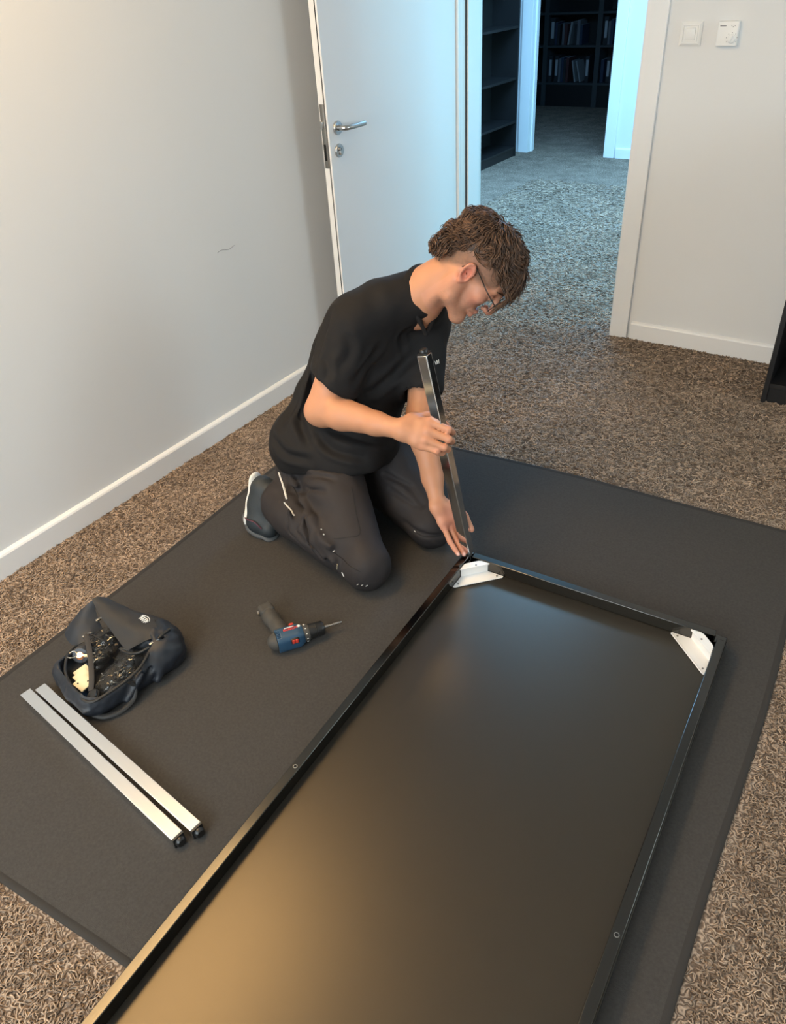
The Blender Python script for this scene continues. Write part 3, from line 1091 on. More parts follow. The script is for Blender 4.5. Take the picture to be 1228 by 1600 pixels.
def patch(name, ctrl, mt_, parent, th=0.0025, n=22):
    """Bezier patch (rows x cols of points) given a real thickness."""
    C_ = np.array(ctrl, float)
    def bern(m, t):
        return np.array([math.comb(m, i) * t ** i * (1 - t) ** (m - i) for i in range(m + 1)])
    P = np.zeros((n + 1, n + 1, 3))
    for i in range(n + 1):
        for j in range(n + 1):
            P[i, j] = np.einsum('i,j,ijk->k', bern(C_.shape[0] - 1, i / n), bern(C_.shape[1] - 1, j / n), C_)
    gu = np.gradient(P, axis=0); gv = np.gradient(P, axis=1)
    N = np.cross(gu, gv); N /= np.linalg.norm(N, axis=2, keepdims=True) + 1e-9
    w = vnoise((P.reshape(-1, 3)) * 35).reshape(n + 1, n + 1, 1) * 0.003
    A = P + N * (w + th / 2); B = P + N * (w - th / 2)
    V = np.concatenate([A.reshape(-1, 3), B.reshape(-1, 3)])
    m = n + 1; o = m * m
    fs = []
    for i in range(n):
        for j in range(n):
            a = i * m + j
            fs.append((a, a + 1, a + m + 1, a + m)); fs.append((o + a, o + a + m, o + a + m + 1, o + a + 1))
    for i in range(n):
        for a, b_ in ((i, i + 1), (n * m + i, n * m + i + 1), (i * m, (i + 1) * m), (i * m + n, (i + 1) * m + n)):
            fs.append((a, b_, o + b_, o + a))
    return raw(name, V, fs, mt_, parent, 60)


# note: local y = -t
top_fl = patch('top_flap', [[(0.125, 0.095, 0.055), (0.105, 0.13, 0.09), (0.06, 0.17, 0.17), (0.030, 0.168, 0.150)],
                            [(0.135, 0.05, 0.105), (0.09, 0.085, 0.125), (0.05, 0.10, 0.155), (0.012, 0.115, 0.125)],
                            [(0.125, -0.01, 0.118), (0.09, 0.00, 0.12), (0.05, 0.01, 0.115), (0.018, 0.03, 0.095)],
                            [(0.095, -0.065, 0.102), (0.07, -0.055, 0.108), (0.05, -0.045, 0.10), (0.012, -0.022, 0.082)]], M['bag_top'], bag)
patch('side_flap', [[(0.034, 0.168, 0.148), (0.0, 0.178, 0.135), (-0.04, 0.185, 0.115), (-0.072, 0.180, 0.085)],
                    [(0.020, 0.150, 0.12), (-0.02, 0.155, 0.125), (-0.05, 0.165, 0.115), (-0.080, 0.172, 0.080)],
                    [(0.012, 0.125, 0.095), (-0.02, 0.13, 0.10), (-0.05, 0.14, 0.10), (-0.078, 0.150, 0.072)],
                    [(0.010, 0.100, 0.075), (-0.02, 0.105, 0.078), (-0.05, 0.11, 0.08), (-0.075, 0.118, 0.070)]], M['bag'], bag)
# zip tape around the opening, carry strap, zip pulls
bm = bmesh.new()
rim = [(-0.075, 0.115, 0.078), (-0.105, 0.100, 0.077), (-0.138, 0.05, 0.074), (-0.152, -0.01, 0.072), (-0.155, -0.07, 0.072), (-0.143, -0.108, 0.073), (-0.10, -0.118, 0.078),
       (-0.04, -0.120, 0.083), (0.01, -0.108, 0.087), (0.067, -0.074, 0.094), (0.10, -0.066, 0.102), (0.135, -0.058, 0.100)]
def cr(pts, n=6, closed=False):
    P = [Vector(p) for p in pts]; out = []
    m = len(P)
    for i in range(m if closed else m - 1):
        a, b_, c, d = (P[(i - 1) % m] if closed or i > 0 else P[0]), P[i % m], P[(i + 1) % m], (P[(i + 2) % m] if closed or i + 2 < m else P[-1])
        for k in range(n):
            t = k / n
            out.append(0.5 * ((2 * b_) + (c - a) * t + (2 * a - 5 * b_ + 4 * c - d) * t * t + (3 * b_ - a - 3 * c + d) * t ** 3))
    if not closed:
        out.append(P[-1])
    return out
bm_tube(bm, cr(rim), 0.0042, 8)
zp = done('zip_tape', bm, M['zip'], bag, 60)
bm = bmesh.new()
bm_tube(bm, cr([(0.017, -0.018, 0.083), (0.005, 0.0, 0.083), (0.012, -0.03, 0.080), (0.03, -0.06, 0.088), (0.06, -0.072, 0.095)]), 0.004, 8)
done('flap_piping', bm, M['zip'], bag, 60)
for p in ((0.068, -0.070, 0.100), (0.012, 0.122, 0.112), (-0.04, 0.118, 0.088)):
    bm = bmesh.new()
    bm_box(bm, (p[0] - 0.007, p[1] - 0.004, p[2] - 0.003), (p[0] + 0.007, p[1] + 0.004, p[2] + 0.004), 0.0015, 2)
    bm_tube(bm, cr([(p[0] + 0.006, p[1], p[2] + 0.002), (p[0] + 0.018, p[1] - 0.004, p[2] + 0.003), (p[0] + 0.024, p[1] - 0.006, p[2] - 0.002)]), 0.0022, 6)
    done('zip_pull', bm, M['steel'], bag, 40)
bm = bmesh.new()
bm_tube(bm, cr([(-0.14, -0.062, 0.03), (-0.150, -0.085, 0.018), (-0.13, -0.118, 0.012), (-0.09, -0.134, 0.012), (-0.05, -0.132, 0.022), (-0.033, -0.122, 0.045), (-0.036, -0.117, 0.066)]), 0.0085, 8, flat=0.4)
done('carry_loop', bm, M['zip'], bag, 60)
# printed emblem on the closed end
bm = bmesh.new()
E0 = Vector((0.098, 0.016, 0.1185))
bm_tube(bm, [E0 + Vector((0.010 * math.sin(a), 0.019 * math.cos(a), -0.004 * abs(math.sin(a)))) for a in [math.radians(20 + 12 * k) for k in range(14)]], 0.0012, 5)
bm_tube(bm, [E0 + Vector((0.016 * math.sin(a), 0.022 * math.cos(a), -0.004 * abs(math.sin(a)))) for a in [math.radians(30 + 10 * k) for k in range(13)]], 0.0011, 5)
for k in range(4):
    bm_tube(bm, [E0 + Vector((-0.007, 0.012 - k * 0.008, 0)), E0 + Vector((0.007, 0.010 - k * 0.008, 0))], 0.0012, 5)
    bm_tube(bm, [E0 + Vector((0.007, 0.010 - k * 0.008, 0)), E0 + Vector((-0.004, 0.006 - k * 0.008, 0))], 0.001, 5)
done('printed_emblem', bm, M['print_white'], bag)

# ---- contents of the bag (each its own thing)
BM_ = Matrix.Translation((-1.545, 0.775, MZ)) @ Matrix.Rotation(math.atan2(0.984, 0.18), 4, 'Z')


def bag_at(s, t, z): return BM_ @ Vector((s, -t, z))


pl = bpy.data.materials.new('clear_crinkled_plastic')
pl.use_nodes = True
b = pl.node_tree.nodes['Principled BSDF']
b.inputs['Base Color'].default_value = (0.03, 0.03, 0.03, 1); b.inputs['Roughness'].default_value = 0.10
b.inputs['Alpha'].default_value = 0.30; b.inputs['Specular IOR Level'].default_value = 0.8
M['poly'] = pl
M['screw'] = mat('black_zinc_screws', (0.10, 0.095, 0.085), 0.3, metal=1.0)
M['screw2'] = mat('bright_zinc_screws', (0.62, 0.58, 0.50), 0.25, metal=1.0)


def screw_bag(s, t, z, r, seed, label, n):
    g = random.Random(seed)
    o = empty('screw_bag', bag_at(s, t, z), math.atan2(0.984, 0.18) + g.random())
    tag(o, label, 'bag of screws', 'plastic bags of screws in the tool bag')
    bm = bmesh.new()
    bmesh.ops.create_icosphere(bm, subdivisions=4, radius=1.0)
    P = np.array([v.co[:] for v in bm.verts])
    d = 1 + 0.16 * vnoise(P * 2.3 + seed) + 0.13 * np.abs(vnoise(P * 5 + seed * 3)) + 0.05 * vnoise(P * 11)
    for v, k in zip(bm.verts, d):
        v.co = Vector((v.co.x * r[0] * k, v.co.y * r[1] * k, v.co.z * r[2] * k))
    me = bpy.data.meshes.new('plastic_film'); bm.to_mesh(me); bm.free()
    link('plastic_film', me, M['poly'], o)
    for i in range(n):
        a = g.uniform(0, 6.28); e = g.uniform(-0.5, 0.5)
        c = Vector((g.uniform(-.62, .62) * r[0], g.uniform(-.62, .62) * r[1], g.uniform(-.3, .62) * r[2]))
        dd = Vector((math.cos(a) * math.cos(e), math.sin(a) * math.cos(e), math.sin(e)))
        Ls = g.uniform(0.012, 0.020)
        bm = bmesh.new()
        bm_lathe(bm, [(0, 0.0042), (0.0025, 0.0042), (0.003, 0.0022), (Ls, 0.002), (Ls + 0.003, 0.0004)], c, dd, 8)
        done('screw', bm, M['screw2'] if g.random() < 0.45 else M['screw'], o, 40)


screw_bag(-0.045, 0.072, 0.062, (0.056, 0.044, 0.030), 4, 'clear bag of steel screws nearest the zip edge of the tool bag', 30)
screw_bag(0.000, -0.070, 0.070, (0.046, 0.040, 0.032), 9, 'clear bag of screws tucked under the raised flap', 22)
screw_bag(-0.045, -0.045, 0.060, (0.042, 0.036, 0.026), 14, 'clear bag of screws in the middle of the tool bag', 18)
screw_bag(0.006, 0.036, 0.060, (0.038, 0.040, 0.026), 21, 'clear bag of dark screws beside the curled flap edge', 16)

# keys
o = empty('key_ring', bag_at(-0.098, -0.088, 0.078), 1.2)
tag(o, 'steel key ring with a small key in the tool bag', 'keys')
bm = bmesh.new()
bm_tube(bm, [(0.0125 * math.cos(a), 0.0125 * math.sin(a), 0.002 * math.sin(2 * a)) for a in [2 * math.pi * k / 28 for k in range(29)]], 0.0017, 8, caps=False)
done('split_ring', bm, M['screw2'], o, 60)
bm = bmesh.new()
bm_cyl(bm, (0.020, 0, -0.001), (0.020, 0, 0.0015), 0.009, 18)
bm_box(bm, (0.027, -0.003, -0.001), (0.046, 0.003, 0.0015), 0.0005, 1)
for k in range(3):
    bm_box(bm, (0.033 + k * 0.004, -0.0055, -0.001), (0.0355 + k * 0.004, -0.002, 0.0015))
ky = done('key', bm, M['steel'], o, 40)
ky.rotation_euler = (0.3, 0.2, -0.5)
# stacked cream fitting plates
M['cream'] = mat('cream_zinc_plate', (0.72, 0.62, 0.40), 0.4)
for i, (s, t, z, rz, lab) in enumerate(((-0.124, 0.022, 0.066, 0.15, 'cream metal fitting plate lying on top in the tool bag'),
                                        (-0.113, -0.004, 0.062, 0.05, 'cream metal fitting plate half covered by the front plate'),
                                        (-0.104, -0.022, 0.058, 0.0, 'rearmost cream metal fitting plate in the tool bag'))):
    o = empty('fitting_plate', bag_at(s, t, z), math.atan2(0.984, 0.18) + rz)
    o.rotation_euler = (0.25, -0.1, math.atan2(0.984, 0.18) + rz)
    tag(o, lab, 'metal plate', 'cream plates in the tool bag')
    bm = bmesh.new()
    bm_box(bm, (-0.020, -0.019, -0.003), (0.020, 0.019, 0.003), 0.0012, 2)
    pb = done('plate_body', bm, M['cream'], o, 40)
    for hx_, hy_ in (((-0.010, 0.009), (0.011, -0.006)) if i == 0 else ()):
        bm = bmesh.new()
        bm_cyl(bm, (hx_, hy_, 0.0025), (hx_, hy_, 0.0034), 0.0024, 12)
        done('hole', bm, M['hole'], pb)
# tape roll with orange core, dark knob, webbing strap
M['orange'] = mat('orange_plastic', (0.55, 0.17, 0.04), 0.5)
M['bluegrey'] = mat('blue_grey_tape', (0.06, 0.07, 0.09), 0.4)
o = empty('tape_roll', bag_at(-0.074, -0.088, 0.062), 0.4)
o.rotation_euler = (1.1, 0.2, 0.6)
tag(o, 'blue grey tape roll with an orange core in the tool bag', 'tape roll')
bm = bmesh.new()
bm_lathe(bm, [(-0.012, 0.011), (-0.012, 0.021), (-0.010, 0.0225), (0.010, 0.0225), (0.012, 0.021), (0.012, 0.011)], (0, 0, 0), (0, 0, 1), 28)
done('tape', bm, M['bluegrey'], o, 35)
bm = bmesh.new()
bm_lathe(bm, [(-0.0135, 0.006), (-0.0135, 0.0115), (0.0135, 0.0115), (0.0135, 0.006)], (0, 0, 0), (0, 0, 1), 24)
done('core', bm, M['orange'], o, 35)
o = empty('furniture_foot', bag_at(-0.127, 0.085, 0.066), 0.2)
o.rotation_euler = (0.3, -0.4, 0.2)
tag(o, 'round glossy black furniture foot at the tip of the tool bag', 'furniture foot')
bm = bmesh.new()
bm_lathe(bm, [(-0.012, 0.010), (-0.010, 0.017), (-0.004, 0.0185), (0.0, 0.0185), (0.001, 0.016), (0.003, 0.016), (0.004, 0.0175), (0.008, 0.0165), (0.010, 0.012), (0.0105, 0.0)], (0, 0, 0), (0, 0, 1), 28)
done('foot_disc', bm, M['blackplastic'], o, 35)
bm = bmesh.new()
bm_cyl(bm, (0, 0, -0.026), (0, 0, -0.011), 0.004, 12)
done('threaded_stud', bm, M['steel'], o, 40)
M['strap'] = mat('dark_webbing', (0.035, 0.030, 0.026), 0.8, bump=(500, 0.5, 0.001))
bm = bmesh.new()
bm_tube(bm, cr([bag_at(-0.125, 0.068, 0.070), bag_at(-0.105, 0.045, 0.088), bag_at(-0.075, -0.01, 0.102), bag_at(-0.052, -0.065, 0.107), bag_at(-0.040, -0.098, 0.106), bag_at(-0.026, -0.092, 0.099), bag_at(-0.016, -0.062, 0.092), bag_at(-0.010, -0.045, 0.075)]), 0.0075, 8, flat=0.35)
tag(done('webbing_strap', bm, M['strap'], None, 60), 'dark webbing strap looped across the fittings in the tool bag', 'strap')

# ------------------------------------------------------------------ kneeling person
A3 = np.array
HF, HU, HL = A3([0.561, 0.119, -0.819]), A3([0.765, 0.305, 0.568]), A3([-0.317, 0.945, -0.080])
HO = A3([-1.056, 1.927, 0.874])
HS = 1.05


def hp3(f_, u_, l_): return HO + HS * (f_ * HF + u_ * HU + l_ * HL)


RSH, REL, RWR = A3([-1.350, 1.722, 0.735]), A3([-1.400, 1.584, 0.495]), A3([-1.1054, 1.5928, 0.4998])
LSH, LEL, LWR = A3([-1.262, 2.005, 0.665]), A3([-1.172, 1.800, 0.425]), A3([-1.0324, 1.6658, 0.2114])
RHIP, RKN, RAN = A3([-1.456, 1.635, 0.285]), A3([-1.165, 1.437, 0.080]), A3([-1.590, 1.515, 0.095])
LHIP, LKN, LAN = A3([-1.430, 1.875, 0.285]), A3([-1.098, 1.716, 0.080]), A3([-1.500, 1.850, 0.095])
NECK = A3([-1.222, 1.890, 0.785])
PEL = (RHIP + LHIP) / 2
lerp = lambda a, b, t: a + (b - a) * t
unit = lambda v: v / np.linalg.norm(v)
SPD = unit(NECK - PEL)                         # spine direction
SLAT = unit(LSH - RSH); SLAT = unit(SLAT - SPD * (SLAT @ SPD))
SFR = np.cross(SLAT, SPD)                      # chest front
HLAT = unit(LHIP - RHIP); HLAT = unit(HLAT - SPD * (HLAT @ SPD)); HFR = np.cross(HLAT, SPD)
RCH = np.array([SLAT, SFR, SPD]); RPE = np.array([HLAT, HFR, SPD])
CHEST = A3([-1.378, 1.845, 0.605]); WAIST = A3([-1.445, 1.79, 0.43])

# ---- skin material: tone comes from a painted vertex colour (lips, ears, beard shadow are real colour differences)
sk = bpy.data.materials.new('skin')
sk.use_nodes = True
nt = sk.node_tree
b = nt.nodes['Principled BSDF']
at_ = nt.nodes.new('ShaderNodeVertexColor'); at_.layer_name = 'tone'
nt.links.new(at_.outputs['Color'], b.inputs['Base Color'])
b.inputs['Roughness'].default_value = 0.48
b.inputs['Specular IOR Level'].default_value = 0.35
b.inputs['Subsurface Weight'].default_value = 0.15
b.inputs['Subsurface Radius'].default_value = (0.012, 0.005, 0.003)
b.inputs['Subsurface Scale'].default_value = 0.6
n_ = nt.nodes.new('ShaderNodeTexNoise'); n_.inputs['Scale'].default_value = 380
tc_ = nt.nodes.new('ShaderNodeTexCoord'); nt.links.new(tc_.outputs['Object'], n_.inputs['Vector'])
bp_ = nt.nodes.new('ShaderNodeBump'); bp_.inputs['Strength'].default_value = 0.12; bp_.inputs['Distance'].default_value = 0.001
nt.links.new(n_.outputs['Fac'], bp_.inputs['Height']); nt.links.new(bp_.outputs[0], b.inputs['Normal'])
M['skin'] = sk

# ---- body: one continuous surface
f = Field((-1.66, 1.33, 0.02), (-0.87, 2.12, 1.03), 0.0034)
# trunk and legs (all under the clothes)
f.ell(PEL, (0.145, 0.10, 0.11), RPE)
f.ell(WAIST, (0.125, 0.085, 0.15), RPE, k=0.06)
f.ell(CHEST, (0.135, 0.09, 0.17), RCH, k=0.06)
f.chain([RSH, lerp(RSH, NECK, 0.6), NECK, lerp(NECK, LSH, 0.4), LSH], [0.045, 0.05, 0.055, 0.05, 0.045], k=0.05)
for h_, kn, an in ((RHIP, RKN, RAN), (LHIP, LKN, LAN)):
    f.chain([h_, kn], [0.078, 0.052], k=0.05)
    f.chain([kn, an], [0.05, 0.036], k=0.02)
f.ell(NECK + SFR * 0.030 - SPD * 0.040 + SLAT * 0.012, (0.035, 0.040, 0.05), RCH, k=0.03)
# neck
f.chain([NECK + A3([-0.01, -0.004, -0.01]), lerp(NECK, hp3(-0.025, -0.035, 0), 0.55), hp3(-0.022, -0.02, 0)], [0.066, 0.058, 0.062], k=0.05, kj=0.03)
f.cap(hp3(-0.015, -0.03, -0.062), NECK + SFR * 0.05 - SLAT * 0.02 - SPD * 0.02, 0.014, 0.012, k=0.02)     # neck muscle
# head
f.ell(hp3(-0.018, 0.052, 0), A3([0.100, 0.081, 0.075]) * HS, np.array([HF, HU, HL]), k=0.03)
f.ell(hp3(0.040, 0.040, 0), A3([0.056, 0.062, 0.063]) * HS, np.array([HF, HU, HL]), k=0.03)
f.ell(hp3(0.050, -0.030, 0), A3([0.043, 0.070, 0.050]) * HS, np.array([HF, HU, HL]), k=0.03)
for s in (-1, 1):
    f.chain([hp3(0.002, -0.035, 0.056 * s), hp3(0.018, -0.075, 0.050 * s), hp3(0.078, -0.108, 0.016 * s)], A3([0.018, 0.017, 0.016]) * HS, k=0.025, kj=0.02)
    f.ell(hp3(0.062, -0.010, 0.046 * s), A3([0.022, 0.018, 0.018]) * HS, np.array([HF, HU, HL]), k=0.025)
    f.cap(hp3(0.094, 0.034, 0.012 * s), hp3(0.078, 0.032, 0.046 * s), 0.010, 0.008, k=0.018)              # brow
f.ell(hp3(0.086, -0.108, 0), A3([0.018, 0.016, 0.022]) * HS, np.array([HF, HU, HL]), k=0.02)              # chin
f.cap(hp3(0.030, -0.080, 0), hp3(0.075, -0.098, 0), 0.024, 0.016, k=0.03)                                  # under jaw
for s in (-1, 1):
    f.ell(hp3(0.100, 0.014, 0.032 * s), A3([0.016, 0.012, 0.017]) * HS, np.array([HF, HU, HL]), k=0.014, mode='s')
    f.ell(hp3(0.080, 0.012, 0.031 * s), A3([0.014, 0.0125, 0.0145]) * HS, np.array([HF, HU, HL]), k=0.004)  # lidded eye
    f.cap(hp3(0.0945, 0.0065, 0.022 * s), hp3(0.089, 0.0055, 0.042 * s), 0.0024, 0.0020, k=0.004)          # lower lash line of the lid
f.chain([hp3(0.098, 0.026, 0), hp3(0.115, 0.002, 0), hp3(0.126, -0.023, 0)], A3([0.0080, 0.0078, 0.0086]) * HS, k=0.016, kj=0.006)
f.cap(hp3(0.121, -0.030, 0), hp3(0.104, -0.034, 0), 0.0062, 0.0062, k=0.008)
for s in (-1, 1):
    f.ell(hp3(0.110, -0.027, 0.0115 * s), A3([0.010, 0.0068, 0.0055]) * HS, np.array([HF, HU, HL]), k=0.006)
    f.ell(hp3(0.1155, -0.0355, 0.0065 * s), A3([0.005, 0.003, 0.003]) * HS, np.array([HF, HU, HL]), k=0.002, mode='s')
f.chain([hp3(0.086, -0.056, -0.024), hp3(0.1015, -0.0545, -0.008), hp3(0.1015, -0.0545, 0.008), hp3(0.086, -0.056, 0.024)], [0.004, 0.0065, 0.0065, 0.004], k=0.008, kj=0.004)
f.chain([hp3(0.084, -0.064, -0.021), hp3(0.0985, -0.0705, -0.008), hp3(0.0985, -0.0705, 0.008), hp3(0.084, -0.064, 0.021)], [0.004, 0.0075, 0.0075, 0.004], k=0.008, kj=0.004)
f.chain([hp3(0.087, -0.061, -0.026), hp3(0.1085, -0.0625, -0.008), hp3(0.1085, -0.0625, 0.008), hp3(0.087, -0.061, 0.026)], [0.002, 0.0028, 0.0028, 0.002], k=0.002, mode='s')
# ears
for s in (-1, 1):
    E_ = np.array([0.94 * HF + 0.32 * HU + 0.25 * s * -HL, HU * 0.95 - 0.3 * HF, HL])
    E_ = np.array([unit(E_[0]), unit(E_[1] - E_[0] * (E_[1] @ unit(E_[0]))), unit(np.cross(E_[0], E_[1]))])
    ec = hp3(-0.008, 0.008, 0.081 * s)
    f.ell(ec, A3([0.018, 0.031, 0.0075]) * HS, E_, k=0.006)
    f.ell(ec + s * HL * 0.0055 + HF * 0.001 - HU * 0.004, A3([0.0105, 0.019, 0.0085]) * HS, E_, k=0.003, mode='s')
    hel = [ec + HS * (0.0165 * math.cos(a) * E_[0] + 0.029 * math.sin(a) * E_[1]) + s * HL * 0.004 for a in [math.radians(q) for q in (10, 40, 70, 100, 130, 160, 190, 220, 250)]]
    f.chain(hel, [0.0036] * 9, k=0.004, kj=0.001)
    f.ell(ec - HU * 0.028 + HF * 0.004 + s * HL * 0.002, A3([0.008, 0.010, 0.006]) * HS, E_, k=0.006)
    f.ell(ec + HF * 0.014 - HU * 0.008 + s * HL * 0.002, A3([0.004, 0.008, 0.004]) * HS, E_, k=0.004)
# arms
f.chain([RSH, lerp(RSH, REL, 0.5), REL], [0.056, 0.052, 0.046], k=0.03, kj=0.02)
f.cap(lerp(RSH, REL, 0.25) + A3([0.02, 0, 0]), lerp(RSH, REL, 0.8) + A3([0.012, 0, 0]), 0.040, 0.034, k=0.03)
f.chain([REL, lerp(REL, RWR, 0.28), lerp(REL, RWR, 0.7), RWR], [0.042, 0.0445, 0.034, 0.0285], k=0.025, kj=0.02)
f.cap(lerp(REL, RWR, 0.12) + A3([0, 0.004, 0.012]), lerp(REL, RWR, 0.5) + A3([0, 0.004, 0.006]), 0.036, 0.030, k=0.03)
f.cap(REL + A3([-0.012, -0.004, -0.014]), REL + A3([0.01, -0.002, -0.022]), 0.028, 0.026, k=0.025)
f.chain([LSH, lerp(LSH, LEL, 0.5), LEL], [0.056, 0.050, 0.043], k=0.03, kj=0.02)
f.chain([LEL, lerp(LEL, LWR, 0.28), lerp(LEL, LWR, 0.7), LWR], [0.042, 0.0445, 0.032, 0.0235], k=0.025, kj=0.02)
# right hand, closed round the table leg
RH_ = {'I0': (-1.0368, 1.6395, 0.5201), 'M0': (-1.0303, 1.6171, 0.5034), 'R0': (-1.0284, 1.6022, 0.4817), 'P0': (-1.037, 1.5938, 0.4622),
       'I1': (-0.9788, 1.6499, 0.5049), 'M1': (-0.9708, 1.6357, 0.4824), 'R1': (-0.9756, 1.6177, 0.4627), 'P1': (-0.992, 1.6051, 0.4517),
       'I2': (-0.9816, 1.6764, 0.4822), 'M2': (-0.9756, 1.6619, 0.461), 'R2': (-0.9771, 1.6417, 0.443), 'P2': (-0.9888, 1.628, 0.4338),
       'I3': (-1.0112, 1.6783, 0.471), 'M3': (-1.0057, 1.6647, 0.4512), 'R3': (-1.0046, 1.6474, 0.4342), 'P3': (-1.0099, 1.6338, 0.4267),
       'T0': (-1.0909, 1.6307, 0.5168), 'T1': (-1.0668, 1.6738, 0.5147), 'T2': (-1.0429, 1.6958, 0.4994), 'T3': (-1.0168, 1.7033, 0.483)}
LH_ = {'P0': (-0.9947, 1.6397, 0.1513), 'R0': (-0.9867, 1.6618, 0.1422), 'M0': (-0.979, 1.6809, 0.1402), 'I0': (-0.9736, 1.7003, 0.1474), 'P1': (-0.9644, 1.6229, 0.1179), 'P2': (-0.9448, 1.6166, 0.1016), 'P3': (-0.9272, 1.6099, 0.0901), 'R1': (-0.9539, 1.6488, 0.1042), 'R2': (-0.9352, 1.6403, 0.0863), 'R3': (-0.9206, 1.6349, 0.0751), 'M1': (-0.946, 1.6679, 0.1021), 'M2': (-0.929, 1.6582, 0.0841), 'M3': (-0.9177, 1.6505, 0.0731), 'I1': (-0.9413, 1.6887, 0.1079), 'I2': (-0.9252, 1.6764, 0.0913), 'I3': (-0.9167, 1.6654, 0.0788), 'T0': (-1.0067, 1.6894, 0.1931), 'T1': (-0.9842, 1.7073, 0.1948), 'T2': (-0.9545, 1.6998, 0.1723), 'T3': (-0.9207, 1.6847, 0.1414)}


def hand(Hd, W, fr, thumb_r):
    Hd = {k: A3(v) for k, v in Hd.items()}
    kn = [Hd['I0'], Hd['M0'], Hd['R0'], Hd['P0']]
    nrm = unit(np.cross(kn[3] - kn[0], Hd['M0'] - W))
    for i, q in enumerate(kn):                         # the palm: flattened fan from the wrist to the knuckles
        f.cap(lerp(W, q, 0.1), q, 0.0245 if i in (1, 2) else 0.021, fr[i] * 1.32, k=0.02, sq=(nrm, 0.72))
    f.cap(lerp(kn[0], W, 0.25), lerp(kn[3], W, 0.25), 0.0155, 0.0155, k=0.015)
    for i, c in enumerate('IMRP'):
        r = fr[i]
        p = [Hd[c + '0'], Hd[c + '1'], Hd[c + '2'], Hd[c + '3']]
        f.cap(p[0], p[1], r * 1.12, r, k=0.006)
        f.cap(p[1], p[2], r, r * 0.92, k=0.002)
        f.cap(p[2], p[3], r * 0.92, r * 0.78, k=0.002)
        f.ell(p[1], (r * 1.07,) * 3, k=0.002)          # knuckle
        f.ell(p[0], (r * 1.22,) * 3, k=0.005)
    f.chain([lerp(W, Hd['T0'], 0.4), Hd['T0'], Hd['T1']], [0.020, 0.0185, 0.0145], k=0.018)
    f.cap(Hd['T1'], Hd['T2'], thumb_r, thumb_r * 0.95, k=0.006)
    f.cap(Hd['T2'], Hd['T3'], thumb_r * 0.97, thumb_r * 0.72, k=0.002)
    f.ell(Hd['T2'], (thumb_r * 1.03,) * 3, k=0.002)


hand(RH_, RWR, [0.0108, 0.0112, 0.0107, 0.0096], 0.0125)
hand(LH_, LWR, [0.0090, 0.0094, 0.0092, 0.0086], 0.0132)
V, F_ = f.mesh()
V = relax_mesh(V, F_, 1)
person = np_obj('person', V, F_, M['skin'])
tag(person, 'person in black work clothes kneeling on the mat, holding a table leg', 'person')
# skin tone painting in head / hand coordinates
q = (V - HO) / HS
fh, uh, lh = q @ HF, q @ HU, q @ HL
tone = np.tile(A3([0.535, 0.258, 0.146]), (len(V), 1))
ns = vnoise(V * 40)[:, None]
tone *= 1 + 0.05 * ns


def blend(w, col):
    global tone
    w = np.clip(w, 0, 1)[:, None]
    tone = tone * (1 - w) + A3(col) * w


g3 = lambda c, r: np.exp(-(((fh - c[0]) / r[0]) ** 2 + ((uh - c[1]) / r[1]) ** 2 + ((np.abs(lh) - c[2]) / r[2]) ** 2))
hd = (np.linalg.norm(q - 0.02 * HF, axis=1) < 0.16)
blend(hd * 0.35 * (fh > -0.03), (0.60, 0.29, 0.21))
blend(hd * 0.6 * g3((0.07, -0.02, 0.045), (0.03, 0.03, 0.025)), (0.62, 0.23, 0.17))
blend(hd * 0.55 * g3((0.122, -0.025, 0.0), (0.02, 0.02, 0.015)), (0.60, 0.22, 0.16))
blend(hd * 0.75 * g3((-0.008, 0.008, 0.084), (0.022, 0.035, 0.012)), (0.60, 0.17, 0.125))
blend(hd * 0.9 * g3((0.100, -0.0545, 0.0), (0.012, 0.007, 0.020)), (0.46, 0.15, 0.12))
blend(hd * 0.9 * g3((0.098, -0.070, 0.0), (0.012, 0.007, 0.018)), (0.50, 0.17, 0.13))
beard = np.clip((-0.035 - uh + 0.35 * (fh - 0.02)) / 0.03, 0, 1) * (fh > -0.005) * (uh > -0.135)
stub = 0.5 + 0.5 * vnoise(V * 260)
blend(hd * beard * 0.30 * stub, (0.23, 0.13, 0.09))
# clipped hair on the sides and nape
us = np.interp(fh, [-0.12, -0.06, -0.02, 0.02, 0.05, 0.07], [-0.055, -0.045, 0.005, 0.004, 0.012, 0.03])
side = np.clip((uh - us) / 0.018, 0, 1) * (fh < 0.072) * (np.abs(lh) > 0.03) * (np.abs(lh) < 0.0765)
blend(hd * side * (0.62 + 0.25 * stub), (0.16, 0.095, 0.065))
# redder finger tips and knuckles
for Hd, s_ in ((RH_, 0.7), (LH_, 0.9)):
    for k_, v_ in Hd.items():
        d_ = np.linalg.norm(V - A3(v_), axis=1)
        blend(np.exp(-(d_ / 0.013) ** 2) * 0.55 * s_, (0.66, 0.25, 0.19))
blend(np.exp(-(np.linalg.norm(V - A3([-1.0, 1.665, 0.17]), axis=1) / 0.05) ** 2) * 0.5, (0.68, 0.29, 0.23))
for k_ in ('P3', 'R3'):
    d_ = np.linalg.norm(V - (A3(LH_[k_]) + A3([0.003, -0.003, 0.004])), axis=1)
    blend(np.exp(-(d_ / 0.006) ** 2), (0.80, 0.52, 0.46))
ca = person.data.color_attributes.new('tone', 'FLOAT_COLOR', 'POINT')
ca.data.foreach_set('color', np.concatenate([np.clip(tone, 0, 1), np.ones((len(V), 1))], 1).astype(np.float32).ravel())

